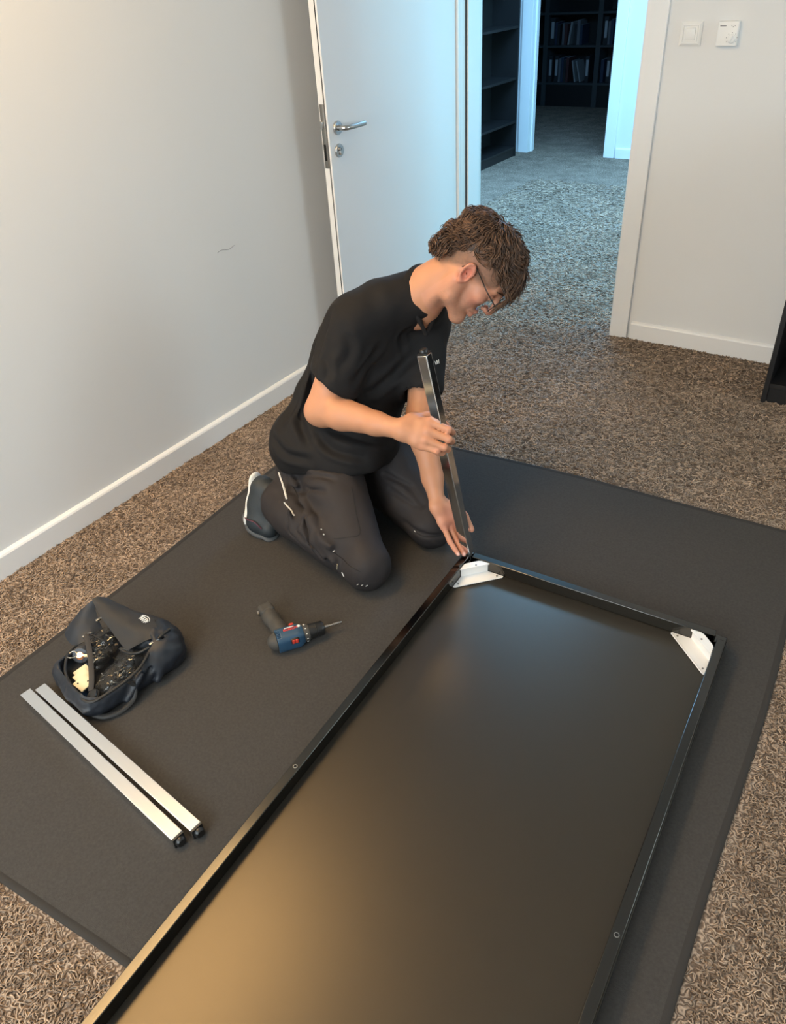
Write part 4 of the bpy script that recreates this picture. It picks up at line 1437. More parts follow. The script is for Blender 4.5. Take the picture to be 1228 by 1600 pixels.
# ---- shirt
M['shirt'] = mat('black_polo_jersey', (0.0115, 0.0105, 0.0105), 0.78, spec=0.25, noise=(9, 0.12), bump=(900, 0.25, 0.0006))
f = Field((-1.70, 1.42, 0.14), (-1.00, 2.18, 0.90), 0.0043)
HEMC = PEL + SPD * 0.03
f.ell(PEL + SPD * 0.055 - HFR * 0.012, (0.172, 0.128, 0.115), RPE)
f.ell(PEL + A3([-0.085, -0.022, 0.005]), (0.195, 0.116, 0.130), RPE, k=0.05)
f.ell(CHEST - SFR * 0.048 - SPD * 0.060, (0.160, 0.112, 0.190), RCH, k=0.05)
f.ell(WAIST + A3([-0.055, -0.018, -0.005]), (0.158, 0.112, 0.155), RPE, k=0.05)
f.ell(WAIST + SPD * 0.01, (0.160, 0.122, 0.16), RPE, k=0.06)
f.ell(CHEST - SFR * 0.004, (0.170, 0.118, 0.185), RCH, k=0.06)
f.ell(CHEST + SPD * 0.09 - SFR * 0.015, (0.155, 0.098, 0.115), RCH, k=0.05)
f.ell(CHEST + SFR * 0.045 - SPD * 0.085 + SLAT * 0.02, (0.150, 0.105, 0.13), RCH, k=0.05)
f.ell(WAIST + SFR * 0.05 + SLAT * 0.03, (0.140, 0.10, 0.13), RCH, k=0.05)
f.chain([RSH, lerp(RSH, NECK, 0.55) - SFR * 0.01, NECK - SPD * 0.005, lerp(NECK, LSH, 0.45), LSH], [0.066, 0.066, 0.068, 0.064, 0.066], k=0.06, kj=0.05)
for p in (-1, 1):                                         # chest muscles
    f.ell(CHEST + SPD * 0.06 + SFR * 0.075 + p * SLAT * 0.07, (0.075, 0.04, 0.06), RCH, k=0.04)
# sleeves
ARD = unit(REL - RSH)
f.cap(RSH, lerp(RSH, REL, 0.66), 0.071, 0.072, k=0.05)
f.cap(lerp(RSH, REL, 0.3), lerp(RSH, REL, 0.70) + A3([0.012, 0.01, 0.0]), 0.066, 0.074, k=0.03)
f.half(lerp(RSH, REL, 0.685), ARD + A3([-0.28, -0.10, 0.0]), 0.004, blo=lerp(RSH, REL, 0.72) - 0.115, bhi=lerp(RSH, REL, 0.72) + A3([0.10, 0.055, 0.10]))
f.cap(lerp(RSH, REL, 0.64), lerp(RSH, REL, 1.0), 0.060, 0.067, k=0.004, mode='s')
LAD = unit(LEL - LSH)
f.cap(LSH, lerp(LSH, LEL, 0.68), 0.068, 0.070, k=0.05)
f.cap(lerp(LSH, LEL, 0.60), lerp(LSH, LEL, 1.05), 0.058, 0.066, k=0.004, mode='s')
f.cap(A3([-1.52, 1.625, 0.315]), A3([-1.375, 1.655, 0.300]), 0.124, 0.112, k=0.05)     # shirt tail over the hip
f.cap(A3([-1.375, 1.655, 0.300]), A3([-1.345, 1.76, 0.300]), 0.112, 0.096, k=0.05)
# lower hem and neck opening
f.half(PEL + A3([-0.10, 0, -0.095]), -SPD + 0.70 * HFR, 0.006, bhi=A3([-1.0, 2.2, 0.45]))
NO = NECK + SFR * 0.012 + SPD * 0.028
hn = unit(hp3(-0.022, -0.02, 0) - NECK)
f.cap(NECK + hn * 0.022, NECK + hn * 0.14, 0.056, 0.080, k=0.006, mode='s')
for o_ in (0.075, 0.09, 0.105):
    f.cap(NECK + SFR * o_ - SPD * 0.070 + SLAT * 0.006, NECK + SFR * (o_ * 0.5 + 0.035) + SPD * 0.03 + SLAT * 0.012, 0.004, 0.026, k=0.004, mode='s')
for o_ in (0.100, 0.112, 0.124, 0.136):
    f.cap(NECK + SFR * o_ - SPD * 0.072, NECK + SFR * o_ * 0.8 + SPD * 0.01 + SLAT * 0.008, 0.004, 0.016, k=0.003, mode='s')
# folds: raised rolls and pulled valleys
SHIRT_FOLDS = [  # creases: polyline near the cloth, depth, half width
    ([(-1.3834, 1.6659, 0.7834), (-1.3953, 1.6404, 0.7273), (-1.4019, 1.5967, 0.6618)], 0.010, 0.012),
    ([(-1.5193, 1.6695, 0.5416), (-1.5392, 1.6261, 0.4649), (-1.5414, 1.5618, 0.3962)], 0.008, 0.013),
    ([(-1.4960, 1.6141, 0.4746), (-1.4867, 1.5817, 0.421), (-1.4322, 1.545, 0.385)], 0.010, 0.012),
    ([(-1.5738, 1.549, 0.3766), (-1.50, 1.515, 0.345), (-1.42, 1.525, 0.335)], 0.009, 0.012),
    ([(-1.4083, 1.560, 0.4202), (-1.3534, 1.570, 0.370), (-1.30, 1.64, 0.32)], 0.010, 0.012),
    ([(-1.3681, 1.6015, 0.4239), (-1.300, 1.650, 0.370), (-1.255, 1.74, 0.34)], 0.009, 0.012),
    ([(-1.3300, 1.6200, 0.4700), (-1.2700, 1.6900, 0.4200), (-1.235, 1.78, 0.40)], 0.008, 0.012),
    ([(-1.2600, 1.7300, 0.6700), (-1.2815, 1.6993, 0.6304), (-1.3001, 1.6328, 0.5935)], 0.008, 0.012),
    ([(-1.2099, 1.861, 0.6172), (-1.2661, 1.7686, 0.5446), (-1.3017, 1.7005, 0.508)], 0.010, 0.014),
    ([(-1.2250, 1.8333, 0.7166), (-1.2437, 1.8153, 0.6766), (-1.2336, 1.8304, 0.6054)], 0.006, 0.010),
    ([(-1.3200, 1.6300, 0.7500), (-1.3000, 1.6400, 0.6900), (-1.3300, 1.5900, 0.6300)], 0.006, 0.014),
    ([(-1.4300, 1.7000, 0.7300), (-1.4600, 1.7000, 0.6600), (-1.5000, 1.7000, 0.5900)], 0.006, 0.015),
    ([(-1.3800, 1.5900, 0.6900), (-1.3500, 1.5800, 0.6400), (-1.3600, 1.5400, 0.5900)], 0.006, 0.012)]


def fold_field(V, folds):
    out = np.zeros(len(V))
    for pl_, dep, w in folds:
        P_ = np.array([list(p) for p in cr(pl_, 8)])
        P_ = np.array([V[np.argmin(((V - p) ** 2).sum(1))] for p in P_])
        for _ in range(2):
            P_[1:-1] = (P_[:-2] + 2 * P_[1:-1] + P_[2:]) / 4
        lo, hi = P_.min(0) - 5 * w, P_.max(0) + 5 * w
        m = np.where(((V > lo) & (V < hi)).all(1))[0]
        best = np.full(len(m), 9.0); tt = np.zeros(len(m))
        for i in range(len(P_) - 1):
            ba = P_[i + 1] - P_[i]
            t = np.clip(((V[m] - P_[i]) @ ba) / (ba @ ba + 1e-12), 0, 1)
            d = np.linalg.norm(V[m] - P_[i] - t[:, None] * ba, axis=1)
            k = d < best
            best[k] = d[k]; tt[k] = (i + t[k]) / (len(P_) - 1)
        fade = np.sin(np.pi * np.clip(tt, 0.04, 0.96)) ** 0.6
        out[m] += fade * dep * (-np.exp(-(best / w) ** 2) + 0.55 * np.exp(-((best - 2.1 * w) / (0.9 * w)) ** 2))
    return out


def clothdisp(amp, sc):
    def fn(V, N):
        d = vnoise(V * A3([sc, sc, sc * 0.6])) * amp + vnoise(V * sc * 2.4 + 9) * amp * 0.4
        return V + N * d[:, None]
    return fn


shirt = f.obj('shirt', M['shirt'], person, lambda V, N: clothdisp(0.0045, 12)(V, N) + N * fold_field(V, SHIRT_FOLDS)[:, None], relax=2)
# collar: a band round the neck opening, open in a V at the throat, plus the placket edges
M['collar'] = mat('black_rib_collar', (0.014, 0.013, 0.013), 0.85, spec=0.2, bump=(1200, 0.4, 0.0008))
fc = Field((-1.36, 1.76, 0.62), (-1.04, 2.06, 0.92), 0.0026)
ca_, cb_ = SLAT, unit(SFR - hn * (SFR @ hn))
cn = unit(np.cross(ca_, cb_))
pts = []
for k in range(25):
    a = math.radians(-118 + 236 * k / 24)                # 0 = nape
    rr = 0.074
    up_ = 0.022 - 0.050 * (1 - math.cos(a)) * 0.5
    pts.append(NECK + hn * (0.034 + up_) - cb_ * rr * math.cos(a) * 0.95 + ca_ * rr * math.sin(a) + SFR * 0.004)
for i in range(24):
    fc.cap(pts[i], pts[i + 1], 0.0055, k=0.003)
    fc.cap(pts[i] - hn * 0.018 + unit(pts[i] - NECK) * 0.006, pts[i + 1] - hn * 0.018 + unit(pts[i + 1] - NECK) * 0.006, 0.0065, k=0.012)
    fc.cap(lerp(pts[i], pts[i] - hn * 0.018 + unit(pts[i] - NECK) * 0.006, .5), lerp(pts[i + 1], pts[i + 1] - hn * 0.018 + unit(pts[i + 1] - NECK) * 0.006, .5), 0.0055, k=0.006)
VT = NECK + SFR * 0.098 - SPD * 0.075
for e in (pts[0], pts[-1]):
    fc.chain([e - hn * 0.006, lerp(e, VT, 0.6), VT], [0.009, 0.0075, 0.005], k=0.006)
fc.obj('collar', M['collar'], shirt)

# ---- trousers
M['trouser'] = mat('dark_work_canvas', (0.027, 0.0225, 0.0222), 0.72, spec=0.3, noise=(7, 0.15), bump=(800, 0.3, 0.0008))
f = Field((-1.70, 1.30, 0.0), (-0.94, 2.06, 0.45), 0.0041)
f.ell(PEL - HFR * 0.015, (0.160, 0.118, 0.125), RPE)
for h_, kn, an, s in ((RHIP, RKN, RAN, -1), (LHIP, LKN, LAN, 1)):
    f.ell(h_ + A3([-0.075, 0.0, -0.015]), (0.105, 0.095, 0.10), k=0.05)
    f.cap(h_, kn + A3([0.0, 0, 0.004]), 0.104, 0.068, k=0.05)
    f.cap(lerp(h_, kn, 0.35) + A3([0, 0.0, 0.012]), lerp(h_, kn, 0.8), 0.094, 0.074, k=0.03)
    f.cap(kn, lerp(kn, an, 0.93), 0.070, 0.056, k=0.03)
    f.ell(kn + A3([0.012, -0.004, -0.004]), (0.064, 0.066, 0.074), k=0.03)
    f.cap(lerp(kn, an, 0.25) + A3([0, -0.02 if s < 0 else 0.0, 0.02]), lerp(kn, an, 0.75) + A3([0, -0.012, 0.02]), 0.062, 0.056, k=0.04)
for h_, kn, an in ((RHIP, RKN, RAN), (LHIP, LKN, LAN)):
    f.cap(h_ + A3([-0.105, -0.012, -0.10]), lerp(kn, an, 0.8) + A3([0, 0, 0.03]), 0.085, 0.068, k=0.05)
    f.cap(lerp(kn, an, 0.3) + A3([0, -0.018, 0.045]), lerp(kn, an, 0.98) + A3([0, 0, 0.04]), 0.066, 0.058, k=0.04)
# the crease where thigh meets calf, bunched cloth behind the knee, pulled folds
FOLDS = [  # polylines lying on the cloth, valley radius
    ([(-1.5634, 1.5401, 0.2644), (-1.5096, 1.5167, 0.2208), (-1.4385, 1.4765, 0.2022), (-1.3593, 1.4224, 0.1905), (-1.3052, 1.3879, 0.1625), (-1.2594, 1.3788, 0.1485)], 0.0095),
    ([(-1.3942, 1.4265, 0.1904), (-1.3883, 1.3982, 0.1498), (-1.3361, 1.3795, 0.1178)], 0.008),
    ([(-1.3629, 1.4161, 0.1857), (-1.3275, 1.3802, 0.1439), (-1.28, 1.368, 0.1042)], 0.008),
    ([(-1.2949, 1.3786, 0.1474), (-1.2471, 1.3712, 0.1024), (-1.2276, 1.3811, 0.0562)], 0.006),
    ([(-1.4533, 1.42, 0.1889), (-1.4347, 1.4073, 0.1263), (-1.3865, 1.3928, 0.1019)], 0.008),
    ([(-1.5014, 1.4978, 0.209), (-1.4227, 1.4922, 0.2459), (-1.3386, 1.4801, 0.2734)], 0.0055),
    ([(-1.4931, 1.5272, 0.2555), (-1.3948, 1.5072, 0.3003), (-1.3244, 1.5164, 0.3027)], 0.007),
    ([(-1.5259, 1.5331, 0.2847), (-1.4049, 1.5232, 0.3172), (-1.3224, 1.5494, 0.3158)], 0.008),
    ([(-1.2688, 1.7132, 0.2269), (-1.169, 1.7143, 0.2073), (-1.1075, 1.6924, 0.1646)], 0.006),
    ([(-1.2281, 1.6871, 0.1913), (-1.1364, 1.6793, 0.1627)], 0.006),
    ([(-1.1621, 1.6558, 0.1033), (-1.076, 1.6373, 0.0947), (-1.0256, 1.6741, 0.0812)], 0.005)]
for fi_, (pl_, r) in enumerate(FOLDS):
    P_ = [A3(p) for p in pl_]
    for i in range(len(P_) - 1):
        off = A3([0.012, -0.004, 0.010])
        if fi_ < 5:
            f.cap(P_[i] + off * 1.1, P_[i + 1] + off * 1.1, r * 0.7, r * 0.7, k=0.024)
    for i in range(len(P_) - 1):
        f.cap(P_[i], P_[i + 1], r * 0.62, r * 0.5, k=0.018, mode='s')
# lap gap between the thighs
f.cap(A3([-1.20, 1.575, 0.02]), A3([-1.05, 1.55, 0.0]), 0.055, 0.07, k=0.04, mode='s')
f.half((0, 0, MZ + 0.0005), (0, 0, -1))
trousers = f.obj('trousers', M['trouser'], person, lambda V, N: np.where((V[:, 2] < MZ + 0.006)[:, None], V, clothdisp(0.0035, 15)(V, N)), relax=2)

# ---- shoes
M['shoe'] = mat('dark_grey_trainer_mesh', (0.020, 0.026, 0.030), 0.6, noise=(50, 0.25), bump=(500, 0.5, 0.001))
M['sole'] = mat('white_rubber_sole', (0.72, 0.71, 0.66), 0.6)
M['soledark'] = mat('grey_rubber_outsole', (0.085, 0.088, 0.09), 0.7, bump=(200, 0.4, 0.002))
M['maroon'] = mat('maroon_trim', (0.10, 0.03, 0.05), 0.6)
for dx, dy, lab in ((0.0, 0.0, 'right shoe'), (0.075, 0.345, 'left shoe')):
    D_ = A3([dx, dy, 0])
    heel, mid, ball, toe = A3([-1.652, 1.520, 0.158]) + D_, A3([-1.652, 1.497, 0.105]) + D_, A3([-1.642, 1.470, 0.056]) + D_, A3([-1.598, 1.463, 0.040]) + D_
    f = Field(A3([-1.74, 1.37, 0.0]) + D_, A3([-1.50, 1.63, 0.24]) + D_, 0.0024)
    f.chain([heel, mid, ball], [0.036, 0.037, 0.044], k=0.02)
    f.chain([ball, toe], [0.044, 0.034], k=0.02)
    f.chain([heel, A3([-1.590, 1.520, 0.125]) + D_], [0.038, 0.046], k=0.03)
    f.chain([mid, A3([-1.585, 1.505, 0.10]) + D_], [0.040, 0.045], k=0.03)
    f.cap(A3([-1.585, 1.515, 0.15]) + D_, A3([-1.55, 1.52, 0.11]) + D_, 0.040, 0.040, k=0.02)
    f.half((0, 0, MZ + 0.0005), (0, 0, -1))
    sh = f.obj('shoe', M['shoe'], person)
    f = Field(A3([-1.76, 1.37, 0.0]) + D_, A3([-1.54, 1.63, 0.24]) + D_, 0.0022)
    so = A3([-0.030, 0, 0.004])
    f.chain([heel + so + A3([-.002, 0, 0.022]), heel + so, mid + so + A3([-0.004, 0, 0]), ball + A3([-0.036, 0, 0.004])], [0.028, 0.034, 0.034, 0.040], k=0.01, sq=((-1, 0, 0.1), 0.42))
    f.obj('midsole', M['sole'], sh)
    f = Field(A3([-1.76, 1.37, 0.0]) + D_, A3([-1.50, 1.63, 0.12]) + D_, 0.0022)
    f.chain([ball + A3([-0.034, 0, -0.006]), ball + A3([-0.022, 0, -0.030]), ball + A3([0.004, 0, -0.040]), toe + A3([0.0, 0, -0.026])], [0.038, 0.042, 0.042, 0.034], k=0.01, sq=((-0.5, 0, -1), 0.40))
    f.half((0, 0, MZ + 0.0003), (0, 0, -1))
    f.obj('toe_outsole', M['soledark'], sh)
    bm = bmesh.new()
    bm_tube(bm, cr([Vector(ball + A3([-0.040, -0.030, 0.018])), Vector(ball + A3([-0.015, -0.045, 0.026])), Vector(ball + A3([0.020, -0.046, 0.028])), Vector(toe + A3([0.0, -0.034, 0.020]))]), 0.0022, 6)
    done('piping', bm, M['maroon'], sh, 60)

# ---- hair: a curl mass made of a base volume and many tapered locks
hm = bpy.data.materials.new('brown_curly_hair')
hm.use_nodes = True
nt = hm.node_tree
b = nt.nodes['Principled BSDF']
tcn = nt.nodes.new('ShaderNodeTexCoord')
nn = nt.nodes.new('ShaderNodeTexNoise'); nn.inputs['Scale'].default_value = 55; nn.inputs['Detail'].default_value = 4
nt.links.new(tcn.outputs['Object'], nn.inputs['Vector'])
rp = nt.nodes.new('ShaderNodeValToRGB')
rp.color_ramp.elements[0].position = 0.3; rp.color_ramp.elements[0].color = (0.030, 0.016, 0.010, 1)
rp.color_ramp.elements[1].position = 0.75; rp.color_ramp.elements[1].color = (0.165, 0.085, 0.046, 1)
nt.links.new(nn.outputs['Fac'], rp.inputs[0]); nt.links.new(rp.outputs[0], b.inputs['Base Color'])
b.inputs['Roughness'].default_value = 0.58
b.inputs['Specular IOR Level'].default_value = 0.45
M['hair'] = hm


def hair_line(f_):
    return np.interp(f_, [-0.125, -0.095, -0.07, -0.05, -0.02, 0.02, 0.06, 0.085, 0.10], [-0.055, -0.045, 0.0, 0.040, 0.058, 0.068, 0.060, 0.058, 0.065])


fb = Field(HO - 0.22, HO + 0.22, 0.0035)
Rh = np.array([HF, HU, HL])
HC, HR = A3([-0.012, 0.056, 0.0]), A3([0.112, 0.088, 0.0775])
HC1, HR1, HC2, HR2 = HC, HR, A3([-0.095, 0.0, 0]), A3([0.031, 0.057, 0.053])
fb.ell(hp3(*HC), HR * HS, Rh)
fb.ell(hp3(0.052, 0.080, 0), A3([0.060, 0.044, 0.060]) * HS, Rh, k=0.03)
fb.ell(hp3(-0.095, 0.0, 0), A3([0.030, 0.056, 0.052]) * HS, Rh, k=0.03)
V, F_ = fb.mesh()
q = (V - HO) / HS
qf, qu, ql = q @ HF, q @ HU, q @ HL
lowv = hair_line(qf) - 0.006 * np.cos(qf * 90)
keepv = (qu > np.where(np.abs(ql) > 0.045, lowv, np.where(qf > 0, 0.058, -0.06)))
fm = keepv[F_].all(1)
F2 = F_[fm]
used = np.unique(F2); remap = -np.ones(len(V), int); remap[used] = np.arange(len(used))
V2 = V[used]; N2 = normals_of(V2, remap[F2])
V2 = V2 + N2 * (vnoise(V2 * 60) * 0.004 - 0.002)[:, None]
hair = np_obj('hair', V2, remap[F2], M['hair'], person)
g = random.Random(11)
bm = bmesh.new()
count = 0
while count < 3000:
    d = A3([g.gauss(0, 1), g.gauss(0, 1), g.gauss(0, 1)]); d /= np.linalg.norm(d)
    HC, HR = (HC1, HR1) if g.random() < 0.86 else (HC2, HR2)
    r0_ = HC + HR * d * 0.985
    if HC is HC2 and r0_[0] > -0.085:
        continue
    lim = float(hair_line(r0_[0])) if abs(r0_[2]) > 0.045 else (0.085 if r0_[0] > 0.02 else -0.050)
    if r0_[1] < lim or r0_[0] > 0.088:
        continue
    count += 1
    front = r0_[0] > 0.045
    sgn = 1 if r0_[2] > 0 else -1
    # combing: forward over the top, sideways at the rim, down at the nape, swirled in clumps
    back = np.clip((-0.03 - r0_[0]) / 0.05, 0, 1)
    cb = A3([0.8, 0.0, 0.25 * sgn]) * (1 - back) + A3([-0.5, -0.8, 0.15 * sgn]) * back
    sw = 1.7 * float(vnoise(A3([r0_ * 30 + 3]))[0]) + g.gauss(0, 0.16)
    nl = d / HR; nl /= np.linalg.norm(nl)
    cb = cb - nl * (cb @ nl); cb /= np.linalg.norm(cb) + 1e-9
    sd = np.cross(nl, cb)
    cb = cb * math.cos(sw) + sd * math.sin(sw)
    sd = np.cross(nl, cb)
    Lh = g.uniform(0.040, 0.070) * (1.15 if front else 1.0)
    amp = g.uniform(0.003, 0.0060); ph = 3.0 * float(vnoise(A3([r0_ * 30 + 11]))[0]) + g.gauss(0, 0.5); turns = g.uniform(0.5, 0.85)
    lift = g.uniform(0.006, 0.014) + 0.007 * float(vnoise(A3([r0_ * 42 + 7]))[0])
    pts = []
    for i in range(11):
        t = i / 10
        p = r0_ + cb * Lh * t
        e = (p - HC) / HR
        en = np.linalg.norm(e)
        if front:
            p = p + nl * (lift * math.sin(t * 2.2)) + A3([0.012 * t, -0.020 * t * t, 0])
            if p[0] < 0.115 and p[1] < 0.06:
                p[0] = 0.115
        else:
            p = HC + HR * (e / en) + nl * (lift * math.sin(min(1.0, t * 1.3) * 1.9) + 0.004 * t)
        a = ph + turns * 2 * math.pi * t
        p = p + (nl * math.sin(a) + sd * 1.4 * math.cos(a)) * amp * min(1, 1.6 * t)
        pts.append(Vector(hp3(*p)))
    tip = (np.array(pts[-1]) - HO) / HS
    tf, tu, tl = tip @ HF, tip @ HU, tip @ HL
    if (not front) and abs(tl) > 0.04 and tu < float(hair_line(tf)) - 0.012:
        count -= 1
        continue
    w0 = g.uniform(0.0013, 0.0028)
    bm_tube(bm, pts, [w0 * (0.55 + 0.45 * math.sin(math.pi * min(1, 0.2 + i / 10 * 0.7))) * (1 - 0.85 * (i / 10) ** 2.2) for i in range(11)], 5, flat=0.6)
lk = done('hair_locks', bm, M['hair'], hair, 180)
lk['kind'] = 'stuff'
# eyebrows
M['brow'] = mat('dark_brown_brow', (0.035, 0.020, 0.013), 0.6)
for s in (-1, 1):
    bm = bmesh.new()
    for k in range(26):
        t = k / 25
        p = hp3(0.1035 - 0.022 * t ** 1.6, 0.0365 + 0.004 * math.sin(t * 3), s * (0.014 + 0.036 * t))
        p = Vector(p) + Vector(HF) * 0.001
        d = (Vector(HL) * s * 0.9 + Vector(HU) * g.uniform(0.1, 0.6) - Vector(HF) * 0.2).normalized()
        bm_tube(bm, [p - d * 0.003, p + d * 0.003, p + d * 0.008], [0.0014, 0.0016, 0.0003], 4)
    done('eyebrow', bm, M['brow'], person, 180)
# glasses
M['frame'] = mat('dark_metal_frame', (0.035, 0.033, 0.03), 0.3, metal=0.7)
gl = bpy.data.materials.new('spectacle_lens')
gl.use_nodes = True
b = gl.node_tree.nodes['Principled BSDF']
b.inputs['Base Color'].default_value = (0.9, 0.95, 0.95, 1); b.inputs['Roughness'].default_value = 0.02
b.inputs['Alpha'].default_value = 0.14
M['lens'] = gl
gls = empty('glasses'); gls.parent = person
for s in (-1, 1):
    c = A3([0.1165, 0.006, 0.033 * s])
    bm = bmesh.new()
    ringp = [Vector(hp3(c[0] - 0.10 * abs(0.024 * math.cos(a)) * 0.4 - 0.006 * (math.cos(a) * s > 0) * abs(math.cos(a)), c[1] + 0.0215 * math.sin(a), c[2] + 0.0245 * math.cos(a))) for a in [2 * math.pi * k / 28 for k in range(29)]]
    bm_tube(bm, ringp, 0.0014, 6, caps=False)
    rim_ = done('rim', bm, M['frame'], gls, 60)
    bm = bmesh.new()
    bm.faces.new([bm.verts.new(p + Vector(HF) * 0.0004) for p in ringp[:-1]])
    bm.faces.new([bm.verts.new(p - Vector(HF) * 0.0008) for p in ringp[:-1]][::-1])
    done('lens', bm, M['lens'], rim_)
    bm = bmesh.new()
    bm_tube(bm, cr([Vector(hp3(0.112, 0.014, 0.0575 * s)), Vector(hp3(0.106, 0.018, 0.068 * s)), Vector(hp3(0.06, 0.024, 0.0775 * s)), Vector(hp3(0.010, 0.033, 0.0815 * s)), Vector(hp3(-0.014, 0.032, 0.082 * s)), Vector(hp3(-0.03, 0.005, 0.080 * s))]), 0.0017, 6)
    done('temple', bm, M['frame'], gls, 60)
bm = bmesh.new()
bm_tube(bm, cr([Vector(hp3(0.116, 0.012, -0.009)), Vector(hp3(0.121, 0.015, 0)), Vector(hp3(0.116, 0.012, 0.009))]), 0.0014, 6)
done('bridge', bm, M['frame'], gls, 60)

# ---- seams, pocket edges and reflective tabs on the trousers, logo on the shirt


def snap(o, p, lift=0.0008):
    ok, loc, nrm, _ = o.closest_point_on_mesh(Vector(p))
    return loc + nrm * lift


M['reflex'] = mat('reflective_piping', (0.62, 0.61, 0.58), 0.4)
M['seam'] = mat('dark_seam_thread', (0.008, 0.007, 0.007), 0.8)
M['creamtab'] = mat('cream_tab', (0.60, 0.50, 0.33), 0.6)


def strip(name, pts, r, m, flat=0.45, host=trousers, lift=0.0008):
    bm = bmesh.new()
    P_ = [snap(host, p, lift) for p in cr(pts, 5)]
    bm_tube(bm, P_, r, 6, flat=flat)
    return done(name, bm, m, host, 60)


strip('reflective_piping', [(-1.5836, 1.5431, 0.2309), (-1.5491, 1.5166, 0.2185), (-1.4902, 1.4659, 0.1988)], 0.0036, M['reflex'])
strip('reflective_piping', [(-1.4923, 1.454, 0.1925), (-1.4507, 1.4336, 0.1914), (-1.4264, 1.4242, 0.1779)], 0.0028, M['reflex'])
for p, dv_, L_, m_ in (((-1.5327, 1.5298, 0.2467), (0.3, 0, -1), .012, 'reflex'), ((-1.4369, 1.4918, 0.2061), (1, 0, 0.2), .008, 'reflex'), ((-1.2967, 1.4008, 0.1849), (0.3, 0, -1), .008, 'reflex'),
                       ((-1.2831, 1.3911, 0.1739), (0.3, 0, -1), .008, 'reflex'), ((-1.2399, 1.3815, 0.1416), (1, 0, 0.4), .012, 'reflex'), ((-1.222, 1.3733, 0.0957), (0.2, 0, -1), .018, 'creamtab'),
                       ((-1.196, 1.372, 0.075), (0.6, 0, -0.8), .014, 'reflex'), ((-1.138, 1.3585, 0.0646), (1, 0, 0.8), .007, 'reflex'), ((-1.1243, 1.3631, 0.0645), (1, 0, 0.8), .007, 'reflex'), ((-1.113, 1.3705, 0.0612), (1, 0.4, 0.8), .007, 'reflex')):
    p = Vector(p); d_ = Vector(dv_).normalized() * L_ * 0.5
    strip('reflective_tab', [p - d_, p, p + d_], 0.0022, M[m_])
strip('side_seam', FOLDS[0][0] + [(-1.1898, 1.3742, 0.1212), (-1.1292, 1.3666, 0.1138)], 0.0014, M['seam'], 0.6)
strip('pocket_seam', [(-1.2695, 1.5366, 0.2771), (-1.2226, 1.4886, 0.227), (-1.1815, 1.4462, 0.1854), (-1.2141, 1.4159, 0.1785), (-1.2486, 1.3981, 0.1723)], 0.0012, M['seam'], 0.6)
strip('knee_seam', [(-1.1003, 1.6366, 0.0939), (-1.0737, 1.6371, 0.0878), (-1.0256, 1.6741, 0.0812)], 0.0014, M['seam'], 0.6)
strip('reflective_tab', [(-1.113, 1.6366, 0.0985), (-1.106, 1.6366, 0.0955)], 0.0018, M['reflex'])
# chest lettering, the end of a word
M['shirtprint'] = mat('white_embroidery', (0.6, 0.6, 0.58), 0.7)
bm = bmesh.new()
for i in range(4):
    b0 = Vector((-1.1600 + 0.0012 * i, 1.8805 + 0.0045 * i, 0.5735)); b1 = b0 + Vector((0.0, 0.0045 if i % 2 else 0.001, 0.0125))
    bm_tube(bm, [snap(shirt, b0), snap(shirt, b1)], 0.0010, 5)
done('chest_lettering', bm, M['shirtprint'], shirt)

# ------------------------------------------------------------------ carpet pile: curled yarn loops as real geometry on the nearer floor


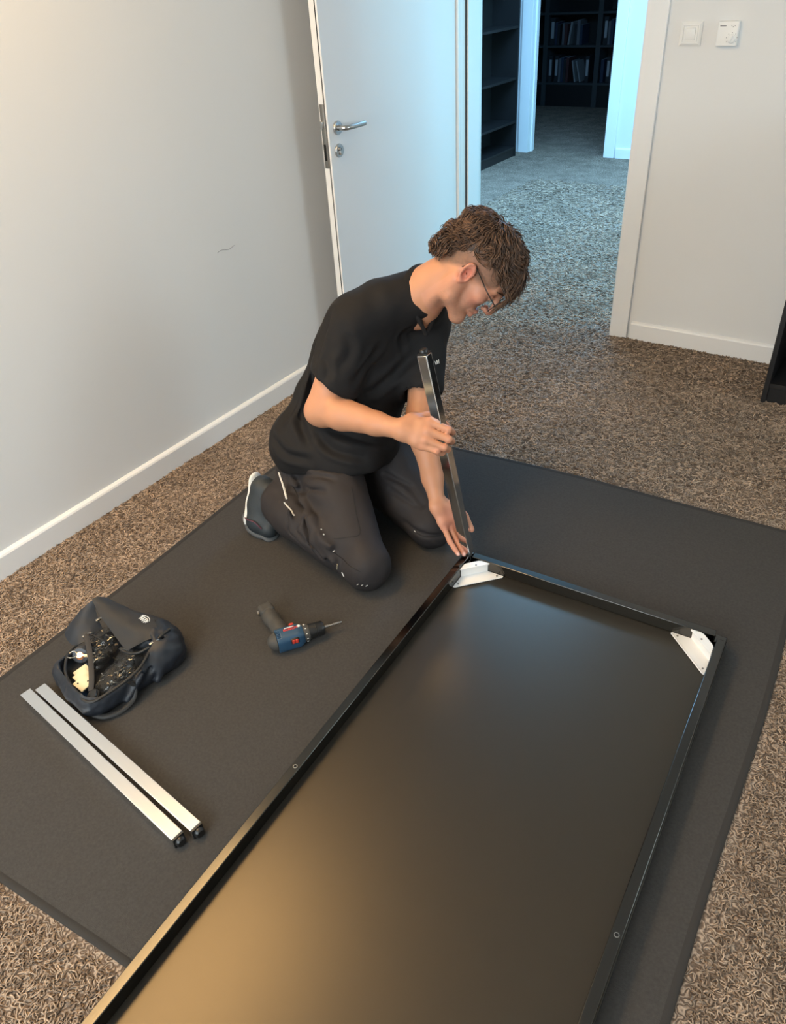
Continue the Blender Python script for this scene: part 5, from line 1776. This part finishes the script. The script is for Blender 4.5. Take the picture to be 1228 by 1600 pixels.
def carpet_pile(regions, seed=5):
    g = np.random.default_rng(seed)
    P0 = []; SZ = []
    for (x0, x1, y0, y1, dens, size) in regions:
        n = int((x1 - x0) * (y1 - y0) * dens)
        P0.append(np.stack([g.uniform(x0, x1, n), g.uniform(y0, y1, n)], 1)); SZ.append(np.full(n, size))
    P0 = np.concatenate(P0); SZ = np.concatenate(SZ)
    # keep clear of the mat
    keep = np.ones(len(P0), bool)
    inside = np.ones(len(P0), bool)
    for s in range(4):
        A_ = A3(mat_c[s]); B_ = A3(mat_c[(s + 1) % 4]); e = B_ - A_
        crs = e[0] * (P0[:, 1] - A_[1]) - e[1] * (P0[:, 0] - A_[0])
        inside &= crs / np.linalg.norm(e) > (-0.018, -0.028, -0.032, -0.014)[s]
    P0 = P0[~inside]; SZ = SZ[~inside]
    n = len(P0)
    NS = 5
    L = g.uniform(0.012, 0.024, n) * SZ; th = g.uniform(0, 2 * np.pi, n); cur = g.uniform(-1, 1, n) * 230 / SZ
    r = g.uniform(0.0013, 0.0021, n) * SZ; hz = g.uniform(0.0018, 0.0052, n)
    pos = np.zeros((n, NS, 3)); ang = th.copy(); p = P0 - 0.5 * np.stack([np.cos(th), np.sin(th)], 1) * L[:, None]
    for i in range(NS):
        t = i / (NS - 1)
        pos[:, i, :2] = p
        pos[:, i, 2] = 0.0002 + hz * np.sin(np.pi * t) ** 0.7
        ang = ang + cur * L / (NS - 1)
        p = p + np.stack([np.cos(ang), np.sin(ang)], 1) * (L / (NS - 1))[:, None]
    T = np.gradient(pos, axis=1); T /= np.linalg.norm(T, axis=2, keepdims=True) + 1e-9
    sx = np.cross(T, A3([0, 0, 1.0])); sx /= np.linalg.norm(sx, axis=2, keepdims=True) + 1e-9
    sy = np.cross(sx, T)
    K = 4
    taper = A3([0.75, 1, 1, 1, 0.75])[None, :, None]
    V = np.stack([pos + (sx * math.cos(2 * math.pi * k / K + 0.78) + sy * math.sin(2 * math.pi * k / K + 0.78)) * r[:, None, None] * taper for k in range(K)], 2)
    V = V.reshape(-1, 3)
    base = (np.arange(n) * NS * K)[:, None]
    q = []
    for i in range(NS - 1):
        for k in range(K):
            q.append([i * K + k, i * K + (k + 1) % K, (i + 1) * K + (k + 1) % K, (i + 1) * K + k])
    F = (base[:, :, None] + np.array(q)[None]).reshape(-1, 4)
    o = np_obj('carpet_pile', V, F, pile_mat, bpy.data.objects['floor'])
    o['kind'] = 'stuff'
    t = g.beta(1.5, 1.6, n)[:, None]
    bl = 0.85 + 0.3 * (0.5 + 0.5 * vnoise(np.concatenate([P0 * 7, np.zeros((n, 1))], 1)))[:, None]
    col = (A3([0.085, 0.055, 0.037]) * (1 - t) + A3([0.52, 0.385, 0.275]) * t) * bl
    col = np.repeat(col, NS * K, 0)
    ca = o.data.color_attributes.new('tone', 'FLOAT_COLOR', 'POINT')
    ca.data.foreach_set('color', np.concatenate([col, np.ones((len(col), 1))], 1).astype(np.float32).ravel())
    return n


pile_mat = bpy.data.materials.new('carpet_yarn')
pile_mat.use_nodes = True
_nt = pile_mat.node_tree
_vc = _nt.nodes.new('ShaderNodeVertexColor'); _vc.layer_name = 'tone'
_nt.links.new(_vc.outputs['Color'], _nt.nodes['Principled BSDF'].inputs['Base Color'])
_nt.nodes['Principled BSDF'].inputs['Roughness'].default_value = 0.9
_nt.nodes['Principled BSDF'].inputs['Specular IOR Level'].default_value = 0.2
carpet_pile([(-2.236, -1.80, 0.20, 2.45, 13500, 0.98), (-2.236, -1.10, 2.18, 3.30, 7200, 1.12), (-1.10, 0.30, 2.25, 3.30, 7200, 1.12), (-1.75, -0.60, 0.0, 0.28, 17000, 0.92), (0.02, 0.34, 0.55, 2.40, 16000, 0.86),
             (-2.05, 0.30, 3.30, 3.66, 5500, 1.3), (-2.75, -1.15, 3.66, 5.2, 3600, 1.55), (-3.0, -1.7, 5.2, 6.6, 2400, 1.8)])
